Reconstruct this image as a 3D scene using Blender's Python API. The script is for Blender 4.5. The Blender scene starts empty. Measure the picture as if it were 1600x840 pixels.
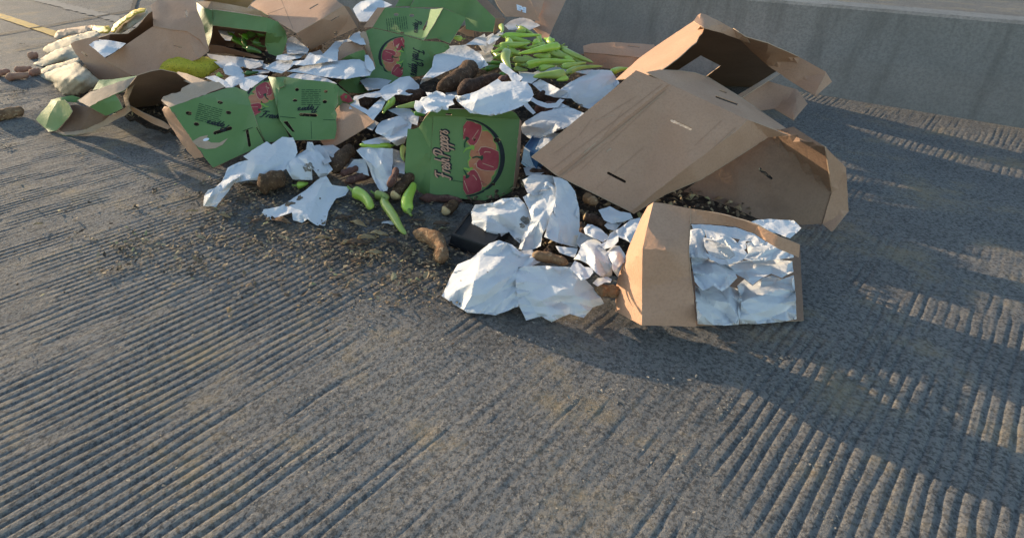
import bpy, bmesh, math, random
import numpy as np
from mathutils import Vector, noise
from mathutils.geometry import delaunay_2d_cdt
random.seed(7); rng = np.random.default_rng(7)
scene = bpy.context.scene
C = scene.collection
R = math.radians

# ---------------------------------------------------------------- camera, sky, sun, exposure
FPX, PITCH, CAM_H = 870.0, R(23.3), 1.35          # focal length in photo pixels, downward pitch, eye height
CX, CY = 600.0, 225.0                             # optical centre of the photograph
cam_d = bpy.data.cameras.new('camera'); cam = bpy.data.objects.new('camera', cam_d); C.objects.link(cam)
cam.location = (0, 0, CAM_H); cam.rotation_euler = (math.pi/2 - PITCH, 0, 0)
cam_d.sensor_fit = 'HORIZONTAL'; cam_d.sensor_width = 36; cam_d.lens = FPX/1600*36
cam_d.shift_x = 0.5 - CX/1600; cam_d.shift_y = (CY - 420)/1600
cam_d.clip_start = 0.02; cam_d.clip_end = 2000
scene.camera = cam

SUN_AZ, SUN_EL = R(-41), R(10)                    # direction the light travels on the ground, height of the sun
world = bpy.data.worlds.new('World'); scene.world = world; world.use_nodes = True
nt = world.node_tree; bg = nt.nodes['Background']
sky = nt.nodes.new('ShaderNodeTexSky'); sky.sky_type = 'NISHITA'; sky.sun_disc = False
sun_vec = Vector((-math.cos(SUN_AZ)*math.cos(SUN_EL), -math.sin(SUN_AZ)*math.cos(SUN_EL), math.sin(SUN_EL)))
sky.sun_elevation = SUN_EL; sky.sun_rotation = math.atan2(sun_vec.x, sun_vec.y)
sky.air_density = 1.0; sky.dust_density = 0.6; sky.ozone_density = 1.0
nt.links.new(sky.outputs[0], bg.inputs[0]); bg.inputs[1].default_value = 0.15
sun_d = bpy.data.lights.new('sun', 'SUN'); sun_d.energy = 3.2; sun_d.angle = R(0.5); sun_d.color = (1.0, 0.78, 0.52)
sun = bpy.data.objects.new('sun', sun_d); C.objects.link(sun)
sun.rotation_euler = (-sun_vec).to_track_quat('-Z', 'Y').to_euler(); sun.location = (-4, 4, 5)
scene.view_settings.view_transform = 'Standard'; scene.view_settings.look = 'None'
scene.view_settings.gamma = 1; scene.view_settings.exposure = 1.22
scene.render.engine = 'CYCLES'
scene.cycles.max_bounces = 6

# ---------------------------------------------------------------- materials
def nodes_of(name):
    m = bpy.data.materials.new(name); m.use_nodes = True
    n = m.node_tree; return m, n, n.nodes['Principled BSDF']
def ramp(n, fac, stops):
    r = n.nodes.new('ShaderNodeValToRGB'); e = r.color_ramp.elements
    while len(e) < len(stops): e.new(0.5)
    for k, (p, c) in enumerate(stops): e[k].position = p; e[k].color = (*c, 1)
    n.links.new(fac, r.inputs[0]); return r.outputs[0]
def tex_noise(n, scale, detail=5, rough=.6, co=None):
    t = n.nodes.new('ShaderNodeTexNoise'); t.inputs['Scale'].default_value = scale
    t.inputs['Detail'].default_value = detail; t.inputs['Roughness'].default_value = rough
    if co is None:
        co = n.nodes.new('ShaderNodeNewGeometry').outputs['Position']
    n.links.new(co, t.inputs['Vector']); return t.outputs['Fac']
def bump(n, b, h, strength, dist):
    bp = n.nodes.new('ShaderNodeBump'); bp.inputs['Strength'].default_value = strength; bp.inputs['Distance'].default_value = dist
    n.links.new(h, bp.inputs['Height']); n.links.new(bp.outputs[0], b.inputs['Normal'])
def mix(n, fac, a, b, mode='MIX'):
    x = n.nodes.new('ShaderNodeMix'); x.data_type = 'RGBA'; x.blend_type = mode
    if isinstance(fac, float): x.inputs[0].default_value = fac
    else: n.links.new(fac, x.inputs[0])
    for s, v in ((6, a), (7, b)):
        if isinstance(v, tuple): x.inputs[s].default_value = (*v, 1)
        else: n.links.new(v, x.inputs[s])
    return x.outputs[2]
def noisy(name, c1, c2, scale=8, rough=.8, bs=0., bd=.004, bscale=60, spec=.3, lo=.35, hi=.65, fine=None):
    m, n, b = nodes_of(name)
    col = ramp(n, tex_noise(n, scale), [(lo, c1), (hi, c2)])
    if fine: col = mix(n, ramp(n, tex_noise(n, fine[0], 3), [(.56, (0, 0, 0)), (.66, (1, 1, 1))]), col, fine[1])
    n.links.new(col, b.inputs['Base Color'])
    b.inputs['Roughness'].default_value = rough; b.inputs['Specular IOR Level'].default_value = spec
    if bs: bump(n, b, tex_noise(n, bscale), bs, bd)
    return m
def varied(m, amt_h=.02, amt_v=.25, amt_s=.1):     # every object a slightly different tint
    n = m.node_tree; b = n.nodes['Principled BSDF']; src = b.inputs['Base Color'].links[0].from_socket
    oi = n.nodes.new('ShaderNodeObjectInfo'); hs = n.nodes.new('ShaderNodeHueSaturation')
    for sock, ctr, amt in (('Hue', .5, amt_h), ('Value', 1, amt_v), ('Saturation', 1, amt_s)):
        mr = n.nodes.new('ShaderNodeMapRange'); mr.inputs[3].default_value = ctr-amt; mr.inputs[4].default_value = ctr+amt
        n.links.new(oi.outputs['Random'], mr.inputs[0]); n.links.new(mr.outputs[0], hs.inputs[sock])
    n.links.new(src, hs.inputs['Color']); n.links.new(hs.outputs[0], b.inputs['Base Color']); return m
def kraft_mat(name, c1, c2, stain):
    m, n, b = nodes_of(name)
    col = ramp(n, tex_noise(n, 5, 6), [(.3, c1), (.7, c2)])
    col = mix(n, ramp(n, tex_noise(n, 120, 3), [(.45, (.0, 0, 0)), (.75, (.5, .5, .5))]), col, tuple(k*.75 for k in c1))
    col = mix(n, ramp(n, tex_noise(n, 3.1, 7, .7), [(.58, (0, 0, 0)), (.78, (.7, .7, .7))]), col, stain)
    n.links.new(col, b.inputs['Base Color']); b.inputs['Roughness'].default_value = .75; b.inputs['Specular IOR Level'].default_value = .25
    vo = n.nodes.new('ShaderNodeTexVoronoi'); vo.feature = 'DISTANCE_TO_EDGE'; vo.inputs['Scale'].default_value = 6
    geo = n.nodes.new('ShaderNodeNewGeometry'); nz = n.nodes.new('ShaderNodeTexNoise'); nz.inputs['Scale'].default_value = 5; n.links.new(geo.outputs['Position'], nz.inputs['Vector'])
    ad = n.nodes.new('ShaderNodeVectorMath'); ad.operation = 'MULTIPLY_ADD'; n.links.new(nz.outputs['Color'], ad.inputs[0]); ad.inputs[1].default_value = (.35, .35, .35); n.links.new(geo.outputs['Position'], ad.inputs[2]); n.links.new(ad.outputs[0], vo.inputs['Vector'])
    cr = ramp(n, vo.outputs['Distance'], [(0, (0, 0, 0)), (.05, (1, 1, 1))]); ms = n.nodes.new('ShaderNodeMath'); ms.operation = 'MULTIPLY_ADD'; n.links.new(cr, ms.inputs[0]); ms.inputs[1].default_value = .22; n.links.new(tex_noise(n, 35, 6), ms.inputs[2])
    bump(n, b, ms.outputs[0], .35, .006); return m
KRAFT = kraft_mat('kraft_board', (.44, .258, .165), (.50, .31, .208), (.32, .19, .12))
KRAFT_IN = kraft_mat('kraft_board_inside_shaded', (.22, .138, .094), (.28, .18, .125), (.15, .092, .064))  # same board on inner faces, darkened so the colour carries the interior shade
KRAFT_EDGE = kraft_mat('torn_board_edge', (.44, .31, .21), (.52, .38, .27), (.3, .2, .14))
def green_mat(name, c1, c2):
    m, n, b = nodes_of(name)
    col = ramp(n, tex_noise(n, 4, 6), [(.3, c1), (.7, c2)])
    col = mix(n, ramp(n, tex_noise(n, 22, 9, .75), [(.66, (0, 0, 0)), (.74, (.8, .8, .8))]), col, (.30, .24, .14))
    n.links.new(col, b.inputs['Base Color']); b.inputs['Roughness'].default_value = .55; b.inputs['Specular IOR Level'].default_value = .35
    bump(n, b, tex_noise(n, 28, 6), .3, .006); return m
GREEN = green_mat('green_printed_board', (.115, .205, .062), (.148, .248, .085))
def paper_mat(name, c1, c2, dirt):
    m, n, b = nodes_of(name)
    col = ramp(n, tex_noise(n, 6), [(.35, c1), (.65, c2)])
    col = mix(n, ramp(n, tex_noise(n, 9, 8, .8), [(.62, (0, 0, 0)), (.72, (.55, .55, .55))]), col, dirt)
    n.links.new(col, b.inputs['Base Color']); b.inputs['Roughness'].default_value = .95; b.inputs['Specular IOR Level'].default_value = .08
    vo = n.nodes.new('ShaderNodeTexVoronoi'); vo.feature = 'DISTANCE_TO_EDGE'; vo.inputs['Scale'].default_value = 26
    geo = n.nodes.new('ShaderNodeNewGeometry'); nz = n.nodes.new('ShaderNodeTexNoise'); nz.inputs['Scale'].default_value = 14; n.links.new(geo.outputs['Position'], nz.inputs['Vector'])
    ad = n.nodes.new('ShaderNodeVectorMath'); ad.operation = 'MULTIPLY_ADD'; n.links.new(nz.outputs['Color'], ad.inputs[0]); ad.inputs[1].default_value = (.07, .07, .07); n.links.new(geo.outputs['Position'], ad.inputs[2]); n.links.new(ad.outputs[0], vo.inputs['Vector'])
    ms = n.nodes.new('ShaderNodeMath'); ms.operation = 'MULTIPLY_ADD'; n.links.new(tex_noise(n, 45, 6, .7), ms.inputs[0]); ms.inputs[1].default_value = .35; n.links.new(vo.outputs['Distance'], ms.inputs[2])
    bump(n, b, ms.outputs[0], .32, .014)
    tr = n.nodes.new('ShaderNodeBsdfTranslucent'); n.links.new(col, tr.inputs[0]); mx = n.nodes.new('ShaderNodeMixShader'); mx.inputs[0].default_value = .22
    out = n.nodes['Material Output']; n.links.new(b.outputs[0], mx.inputs[1]); n.links.new(tr.outputs[0], mx.inputs[2]); n.links.new(mx.outputs[0], out.inputs[0])
    return m
PAPER = paper_mat('white_wrapping_paper', (.72, .735, .755), (.78, .795, .815), (.50, .46, .42))
PAPER_D = paper_mat('soiled_shaded_paper', (.56, .55, .55), (.68, .68, .69), (.28, .23, .19))  # greyer copy of the paper: more dirt, plus shade put into the colour
SACK = noisy('cream_sack_cloth', (.44, .375, .27), (.54, .465, .345), 6, .85, .5, .006, 50, fine=(14, (.36, .31, .23)))
MESHY = noisy('yellow_mesh', (.55, .37, .03), (.68, .48, .05), 30, .6, .8, .006, 130, fine=(95, (.36, .24, .03)))
MESHG = noisy('olive_mesh', (.46, .41, .03), (.58, .50, .05), 26, .6, .8, .006, 130, fine=(95, (.17, .15, .02)))
PEPPER = varied(noisy('pepper_skin', (.31, .44, .065), (.44, .56, .12), 9, .28, .1, .003, 30, .5), .018, .22)
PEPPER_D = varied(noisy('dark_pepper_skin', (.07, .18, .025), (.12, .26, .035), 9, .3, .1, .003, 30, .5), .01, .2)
PEPPER_Y = noisy('pale_pepper_skin', (.42, .52, .08), (.55, .60, .16), 9, .35, .1, .003, 30, .5)
STEM = noisy('pepper_stem', (.16, .26, .05), (.26, .34, .09), 20, .6)
YAM = varied(noisy('yam_skin', (.055, .032, .022), (.11, .065, .042), 16, .9, 1., .012, 75, .2, fine=(55, (.17, .11, .075))), .01, .3)
YAM_T = noisy('tan_yam_skin', (.16, .09, .05), (.33, .20, .11), 18, .9, 1., .012, 80, .2, fine=(45, (.42, .29, .17)))
YAM_P = noisy('sweet_potato_skin', (.30, .15, .10), (.42, .24, .16), 14, .8, .6, .008, 60)
YAM_R = noisy('reddish_root_skin', (.10, .045, .035), (.17, .08, .06), 18, .8, .9, .01, 60, fine=(40, (.24, .14, .10)))
FLESH = noisy('cut_yam_flesh', (.50, .34, .17), (.66, .50, .28), 40, .8, .5, .004, 90)
PLASTIC = noisy('black_plastic', (.010, .011, .013), (.018, .019, .022), 20, .5, .2, .003, 60, .4)
BLUE = noisy('blue_plastic', (.02, .07, .16), (.03, .10, .22), 8, .5)
INK = noisy('black_ink', (.012, .016, .016), (.02, .024, .024), 30, .6)
INK_G = noisy('dark_green_ink', (.018, .055, .022), (.025, .07, .03), 30, .6)
RED = noisy('red_ink', (.30, .035, .045), (.37, .06, .065), 18, .55)
ORANGE = noisy('orange_ink', (.45, .15, .075), (.52, .22, .11), 18, .55)
LIME = noisy('lime_ink', (.20, .38, .05), (.28, .44, .08), 18, .55)
SALMON = noisy('salmon_ink', (.50, .27, .17), (.56, .34, .23), 30, .55)
LABEL = noisy('white_label', (.72, .76, .82), (.80, .82, .86), 30, .5)
LABEL_B = noisy('pale_blue_print', (.35, .45, .62), (.42, .5, .66), 30, .5)

# ---------------------------------------------------------------- points of the place
cp, sp = math.cos(PITCH), math.sin(PITCH)
def ray(px, py):
    u, v = (px-CX)/FPX, (py-CY)/FPX
    return u, cp - v*sp, -sp - v*cp
def at(px, py, z=0.0):                             # the point at height z seen at a pixel of the photograph
    dx, dy, dz = ray(px, py); t = (CAM_H - z)/(-dz)
    return Vector((dx*t, dy*t, z))
def inside(px, py, poly):
    r = np.zeros(len(px), bool); n = len(poly); j = n-1
    for i in range(n):
        xi, yi = poly[i]; xj, yj = poly[j]
        c = ((yi > py) != (yj > py)) & (px < (xj-xi)*(py-yi)/((yj-yi) if yj != yi else 1e-9) + xi)
        r ^= c; j = i
    return r
class Surf:
    """surface of flat facets through given points (inverse distance is linear on a plane), plus fine relief; calling it gives world points"""
    def __init__(s, anchors, n_out, amp, freq, style, seed, fold=None, soft=False, aniso=None):
        a = np.array(anchors, float)
        d = np.array([ray(x, y)[2] for x, y, z in anchors]); s.w = -d/(CAM_H - a[:, 2]); s.a = a
        if not soft:
            ed = [(i, (i+1) % n_out) for i in range(n_out)]
            A = np.eye(2)
            if aniso: c0, s0 = math.cos(aniso[0]), math.sin(aniso[0]); A = np.array([[c0/aniso[1], s0/aniso[1]], [-s0, c0]])
            v, e, f, ov, *_ = delaunay_2d_cdt([Vector(A @ p[:2]) for p in a], ed, [], 0, 1e-5)
            s.v = np.array([tuple(p) for p in v]) @ np.linalg.inv(A).T; s.vw = np.array([s.w[o[0]] if len(o) else s.w[np.argmin(((a[:, :2]-s.v[i])**2).sum(1))] for i, o in enumerate(ov)])
            f = np.array([t for t in f if len(t) == 3]); c = s.v[f].mean(1); ok = inside(c[:, 0], c[:, 1], a[:n_out, :2]); s.f = f[ok]
        else:
            M = np.c_[np.ones(len(a)), (a[:, 0]-CX)/400, (a[:, 1]-CY)/400]; s.k, *_ = np.linalg.lstsq(M, s.w, rcond=1e-6); s.res = s.w - M @ s.k
        s.soft, s.amp, s.freq, s.style, s.fold = soft, amp, freq, style, fold
        s.off = Vector((seed*3.17 % 50, seed*1.73 % 50, seed*.91 % 50))
    def inv(s, xy):
        if s.soft:
            w = np.c_[np.ones(len(xy)), (xy[:, 0]-CX)/400, (xy[:, 1]-CY)/400] @ s.k
            d2 = ((xy[:, None, :] - s.a[None, :, :2])**2).sum(2) + 12.; g = d2**-1.4; return w + (g*s.res).sum(1)/g.sum(1)
        A, B, Cc = (s.v[s.f[:, k]] for k in range(3)); e1, e2 = B-A, Cc-A
        den = e1[:, 0]*e2[:, 1] - e1[:, 1]*e2[:, 0]; den[np.abs(den) < 1e-9] = 1e-9
        q = xy[:, None] - A[None]
        l1 = (q[..., 0]*e2[:, 1] - q[..., 1]*e2[:, 0])/den; l2 = (e1[:, 0]*q[..., 1] - e1[:, 1]*q[..., 0])/den; l0 = 1-l1-l2
        k = np.argmax(np.minimum(np.minimum(l0, l1), l2), 1); r = np.arange(len(xy)); W = s.vw[s.f[k]]
        b = np.clip(np.stack([l0[r, k], l1[r, k], l2[r, k]], 1), -.15, 1.15)
        return (b*W).sum(1)/b.sum(1)
    def __call__(s, xy, lift=0.0):
        xy = np.asarray(xy, float); out = []
        for (x, y), wi in zip(xy, s.inv(xy)):
            dx, dy, dz = ray(x, y); t = 1/wi
            h = s.relief(x, y, Vector((dx*t, dy*t, CAM_H + dz*t)))
            t -= h + lift
            out.append((dx*t, dy*t, CAM_H + dz*t))
        return out
    def relief(s, x, y, p):
            q = p*s.freq + s.off
            if s.style == 'crumple':
                q = q + .3*noise.noise_vector(q*1.2)
                d = noise.voronoi(q)[0]; h = abs(d[1]-d[0])*.75 - .25
                q2 = q*2.1 + Vector((5, 3, 1)); d = noise.voronoi(q2)[0]; h += .4*(abs(d[1]-d[0])*.9 - .3)
            else:
                h = noise.noise(q) + .35*noise.noise(q*2.3)
            h *= s.amp
            if s.fold:
                ang, per, am = s.fold; c0, s0 = math.cos(R(ang)), math.sin(R(ang)); u, v = x*c0+y*s0, -x*s0+y*c0
                h += am*(1-abs(math.sin(math.pi*(v/per + .55*noise.noise(Vector((u*.02, v*.02, s.off.x))))))**1.0)*(.75+.6*noise.noise(Vector((u*.02, v*.06, 7)))) 
            return h
def resample(poly, step, jit):
    out = []; n = len(poly)
    for i in range(n):
        a = np.array(poly[i][:2], float); b = np.array(poly[(i+1) % n][:2], float)
        L = np.linalg.norm(b-a); k = max(1, int(L/step))
        nrm = np.array([-(b-a)[1], (b-a)[0]])/max(L, 1e-6)
        for q in range(k):
            out.append(a + (b-a)*q/k + (nrm*random.uniform(-jit, jit) if q else 0))
    return out
def triangulate(outer, holes, step, jit, extra=()):
    o = resample(outer, step, jit); hs = [resample(h, max(1.5, step*.5), 0) for h in holes]
    pts = list(o); edges = []; ne = 0
    edges += [(i, (i+1) % len(o)) for i in range(len(o))]
    for h in hs:
        b = len(pts); pts += h; edges += [(b+i, b+(i+1) % len(h)) for i in range(len(h))]
    pts += [np.array(p[:2], float) for p in extra]
    oa = np.array(o); lo, hi = oa.min(0), oa.max(0)
    g = []
    ys = np.arange(lo[1]+step/2, hi[1], step*.87)
    for r, y in enumerate(ys):
        for x in np.arange(lo[0] + (step/2 if r % 2 else 0), hi[0], step):
            g.append((x + random.uniform(-.2, .2)*step, y + random.uniform(-.2, .2)*step))
    if g:
        g = np.array(g); ok = inside(g[:, 0], g[:, 1], oa)
        for h in hs: ok &= ~inside(g[:, 0], g[:, 1], np.array(h))
        allb = np.array(pts)
        d = np.sqrt(((g[:, None]-allb[None])**2).sum(2)).min(1); ok &= d > step*.45
        pts += list(g[ok])
    v, e, f, *_ = delaunay_2d_cdt([Vector(p) for p in pts], edges, [], 0, 1e-4)
    v = np.array([tuple(p) for p in v]); f = np.array([t for t in f if len(t) == 3])
    c = v[f].mean(1); ok = inside(c[:, 0], c[:, 1], oa)
    for h in hs: ok &= ~inside(c[:, 0], c[:, 1], np.array(h))
    return v, f[ok]
def tag(o, label=None, cat=None, group=None, kind=None):
    for k, v in (('label', label), ('category', cat), ('group', group), ('kind', kind)):
        if v: o[k] = v
    return o
def link(name, verts, faces, mats, parent=None, smooth=True, origin=None, mat_idx=None):
    v = np.array(verts, float)
    if origin is None: origin = np.array(parent.location) if parent else np.r_[v[:, :2].mean(0), v[:, 2].min()]
    me = bpy.data.meshes.new(name); me.from_pydata((v-origin).tolist(), [], [list(map(int, f)) for f in faces])
    for m in (mats if isinstance(mats, (list, tuple)) else [mats]): me.materials.append(m)
    if mat_idx is not None: me.polygons.foreach_set('material_index', np.array(mat_idx, np.int32))
    me.polygons.foreach_set('use_smooth', [smooth]*len(me.polygons)); me.update()
    o = bpy.data.objects.new(name, me); C.objects.link(o)
    if parent:
        o.parent = parent
        if parent.type == 'MESH': pass
    else: o.location = origin
    return o
class Node:
    """a thing made of parts: an Empty at its base"""
    def __new__(cls, name, px, py, z, label, cat, group=None):
        o = bpy.data.objects.new(name, None); C.objects.link(o); o.empty_display_size = .1
        o.location = at(px, py, z); return tag(o, label, cat, group)
SURF = {}; SEED = [0]
def sheet(name, outline, mats, parent=None, z=.1, pts=(), holes=(), step=7., thick=.004, amp=.003, freq=6., style='dent', jit=.25, root=None, origin=None, smooth=True, lift=0., gap=13, fold=None, soft=False, plane=None, relax=0, crisp=True):
    SEED[0] += 1
    full = [(p[0], p[1], p[2] if len(p) > 2 else z) for p in outline]
    if plane:                                       # all corners on the plane through three of them
        ivt = lambda p: -ray(p[0], p[1])[2]/(CAM_H - p[2])
        k = np.linalg.solve(np.array([[1, p[0], p[1]] for p in plane], float), np.array([ivt(p) for p in plane]))
        full = [(x, y, CAM_H + ray(x, y)[2]/(k[0]+k[1]*x+k[2]*y)) for x, y, _ in full]
    aniso = None
    anch = [tuple(p) for p in pts]
    if lift:
        S0 = Surf(full + anch, len(full), 0, 1, 'dent', 0); oa = np.array([p[:2] for p in full]); rr = random.Random(SEED[0]*7+1)
        if style == 'crumple':
            q0 = oa - oa.mean(0); ev, evec = np.linalg.eigh(q0.T @ q0); ax = evec[:, 1]; aniso = (math.atan2(ax[1], ax[0]) + rr.uniform(-.35, .35), 2.3)
            c0, s0 = math.cos(aniso[0])/aniso[1], math.sin(aniso[0])/aniso[1]; met = lambda dx, dy: (dx*c0 + dy*s0)**2 + (dx*s0 - dy*c0)**2*aniso[1]**2
        else: met = lambda dx, dy: dx*dx + dy*dy
        lo, hi = oa.min(0), oa.max(0); got = [p[:2] for p in anch]; cand = []
        for _ in range(700):
            q = (rr.uniform(lo[0], hi[0]), rr.uniform(lo[1], hi[1]))
            if inside(np.array([q[0]]), np.array([q[1]]), oa)[0] and all(met(q[0]-g[0], q[1]-g[1]) > gap**2 for g in got) and min(np.hypot(oa[:, 0]-q[0], oa[:, 1]-q[1])) > gap*.4: got.append(q); cand.append(q)
        if cand: anch += [(q[0], q[1], p[2] + lift*rr.uniform(-.8, 1)) for q, p in zip(cand, S0(np.array(cand)))]
        ro = [tuple(q) for q in resample(full, gap*.8, jit*1.5)]; full = [(q[0], q[1], max(.004, p[2] + lift*(.9 if style == 'crumple' else .45)*rr.uniform(-.7, 1))) for q, p in zip(ro, S0(np.array(ro)))]
    S = Surf(full + anch, len(full), amp, freq, style, SEED[0], fold, soft, aniso)
    v2, f = triangulate(full, holes, step, jit, anch if not soft else ())
    if relax:                                       # rounded, stuffed shapes: even out the facets, then lay the pleats on top
        fs, am_, S.fold, S.amp = S.fold, S.amp, None, 0; p0 = np.array(S(v2)); dz = np.array([ray(x, y)[2] for x, y in v2]); t = (p0[:, 2]-CAM_H)/dz
        ed = np.concatenate([f[:, [0, 1]], f[:, [1, 2]], f[:, [2, 0]]]); nb = len(resample(full, step, 0)); free = np.arange(len(t)) >= nb
        for _ in range(relax):
            acc = np.zeros(len(t)); ct = np.zeros(len(t))
            for i, j in ((0, 1), (1, 0)): np.add.at(acc, ed[:, i], t[ed[:, j]]); np.add.at(ct, ed[:, i], 1)
            t = np.where(free & (ct > 0), .3*t + .7*acc/np.maximum(ct, 1), t)
        S.fold, S.amp = fs, am_; t = t - np.array([S.relief(x, y, Vector(p)) for (x, y), p in zip(v2, p0)])*np.where(free, 1, .3)
        v3 = [(ray(x, y)[0]*tt, ray(x, y)[1]*tt, max(.003, CAM_H + ray(x, y)[2]*tt)) for (x, y), tt in zip(v2, t)]
    else: v3 = S(v2)
    # wind towards the camera
    a, b, c = (np.array(v3)[f[:, k]] for k in range(3))
    nrm = np.cross(b-a, c-a); vis = ((np.array([0, 0, CAM_H]) - a)*nrm).sum(1)
    f = np.where((vis < 0)[:, None], f[:, ::-1], f)
    if origin is None and parent is not None: origin = np.array(root.location if root else parent.location)
    o = link(name, v3, f, mats, parent, smooth, origin)
    if crisp and not soft:
        me = o.data; me.set_sharp_from_angle(angle=R(28 if style == 'crumple' else 20))
        cnt = np.zeros(len(me.edges), int); li = np.zeros(len(me.loops), int); me.loops.foreach_get('edge_index', li); np.add.at(cnt, li, 1)
        at_ = me.attributes.get('sharp_edge') or me.attributes.new('sharp_edge', 'BOOLEAN', 'EDGE'); sh = np.zeros(len(me.edges), bool); at_.data.foreach_get('value', sh); at_.data.foreach_set('value', sh | (cnt == 1))
    md = o.modifiers.new('thickness', 'SOLIDIFY'); md.thickness = thick; md.offset = -1
    if isinstance(mats, (list, tuple)) and len(mats) > 1: md.material_offset = 1; md.material_offset_rim = len(mats)-1
    SURF[o.name] = (S, [p[:2] for p in full], holes, np.array(o.location) if parent is None else np.array(origin))
    return o
CREASE = noisy('board_crease', (.37, .22, .138), (.41, .25, .16), 20, .8)
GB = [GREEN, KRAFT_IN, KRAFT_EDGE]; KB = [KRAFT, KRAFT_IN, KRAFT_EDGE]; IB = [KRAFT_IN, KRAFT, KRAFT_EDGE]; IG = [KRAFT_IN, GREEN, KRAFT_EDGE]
def decal(name, panel, polys, step=5.):
    """flat print following a panel: polys = [(material, layer, [(px,py)...])]"""
    S, outer, holes, org = SURF[panel.name]
    V, F, MI, mats = [], [], [], []
    for m, layer, poly in polys:
        if m not in mats: mats.append(m)
        v2, f = triangulate(poly, [], step, 0) if len(poly) > 3 else (np.array(poly, float), np.array([[0, 1, 2]]))
        c = v2[f].mean(1); ok = inside(c[:, 0], c[:, 1], np.array(outer))
        for h in holes: ok &= ~inside(c[:, 0], c[:, 1], np.array([q[:2] for q in h]))
        f = f[ok]; b = len(V); V += S(v2, .0014 + .0007*layer)
        F += (f + b).tolist(); MI += [mats.index(m)]*len(f)
    if not F: return None
    o = link(name, V, F, mats, panel, True, org, MI)
    return tag(o, kind='stuff') if 'crease' in name or 'print' in name else o
GLYPH = {'F': (.52, [[(-.02,.86),(.2,1),(.62,.99)], [(.34,.98),(.24,.5),(.1,.02),(-.08,.06)], [(.1,.5),(.46,.56)]]),
 'r': (.30, [[(0,.02),(.08,.3),(.13,.52)], [(.08,.3),(.2,.47),(.33,.47)]]), 'e': (.31, [[(.03,.2),(.26,.32),(.25,.48),(.12,.45),(.04,.2),(.12,.01),(.34,.13)]]),
 's': (.28, [[(-.02,.06),(.2,.52),(.13,.36),(.25,.16),(.13,0),(.0,.05)]]), 'h': (.36, [[(.2,1.02),(.09,.45),(.02,0)], [(.05,.22),(.2,.48),(.29,.4),(.24,.05),(.36,.1)]]),
 'P': (.50, [[(.3,1),(.18,.5),(.04,-.06)], [(-.02,.82),(.22,1.03),(.54,.96),(.55,.7),(.36,.5),(.14,.48)]]), 'p': (.34, [[(.15,.52),(.05,0),(-.04,-.38)], [(.1,.28),(.24,.5),(.34,.38),(.28,.08),(.08,.05)]]), ' ': (.12, [])}
def lettering(panel, word, fn, width, height, cx=0., cy=0., fill=SALMON, shadow=INK, name='lettering'):
    """brush script drawn stroke by stroke, dark shadow below a light stroke"""
    S, outer, holes, org = SURF[panel.name]; V, F, MI = [], [], []
    tot = sum(GLYPH[g][0] for g in word); u = width/tot; x0 = -width/2
    for layer, wd, mi, ddx, ddy in ((2, .25 if fill else .14, 0, .05 if fill else 0, -.05 if fill else 0), (3, .10, 1, 0, 0)):
        if layer == 3 and not fill: continue
        x = x0
        for g in word:
            for st in GLYPH[g][1]:
                q = []
                for i in range(len(st)-1):
                    p0, p1, p2, p3 = st[max(i-1, 0)], st[i], st[i+1], st[min(i+2, len(st)-1)]
                    for k in range(4):
                        t = k/4; q.append(tuple(.5*((2*b)+(-a+c)*t+(2*a-5*b+4*c-d)*t*t+(-a+3*b-3*c+d)*t**3) for a, b, c, d in zip(p0, p1, p2, p3)))
                q.append(st[-1]); L, Rr = [], []
                for i, (a, b) in enumerate(q):
                    c, d = q[min(i+1, len(q)-1)], q[max(i-1, 0)]; tx, ty = c[0]-d[0], c[1]-d[1]; l = math.hypot(tx, ty) or 1
                    w = wd/2*(1.15 - .5*abs(i/(len(q)-1)-.35)); nx, ny = -ty/l*w, tx/l*w
                    f = lambda px, py: fn(cx + x + (px + ddx + .28*py)*u, cy + (py + ddy - .42)*height)
                    L.append(f(a+nx, b+ny)); Rr.append(f(a-nx, b-ny))
                b0 = len(V); V += S(L + Rr, .0016 + .0009*layer); n = len(q)
                F += [(b0+i, b0+i+1, b0+n+i+1, b0+n+i) for i in range(n-1)]; MI += [mi]*(n-1)
            x += GLYPH[g][0]*u
    return tag(link(name, V, F, [shadow, fill] if fill else [shadow], panel, False, org, MI), kind='stuff')
def frame(cx, cy, rx, ry, ux, uy):
    """art frame -> pixels: U is where the top of the art points in the photograph (y down), rx along the line, ry across"""
    L = math.hypot(ux, uy); ux, uy = ux/L, uy/L; Rx, Ry = -uy, ux
    return lambda x, y: (cx + Rx*x*rx + ux*y*ry, cy + Ry*x*rx + uy*y*ry)
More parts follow.
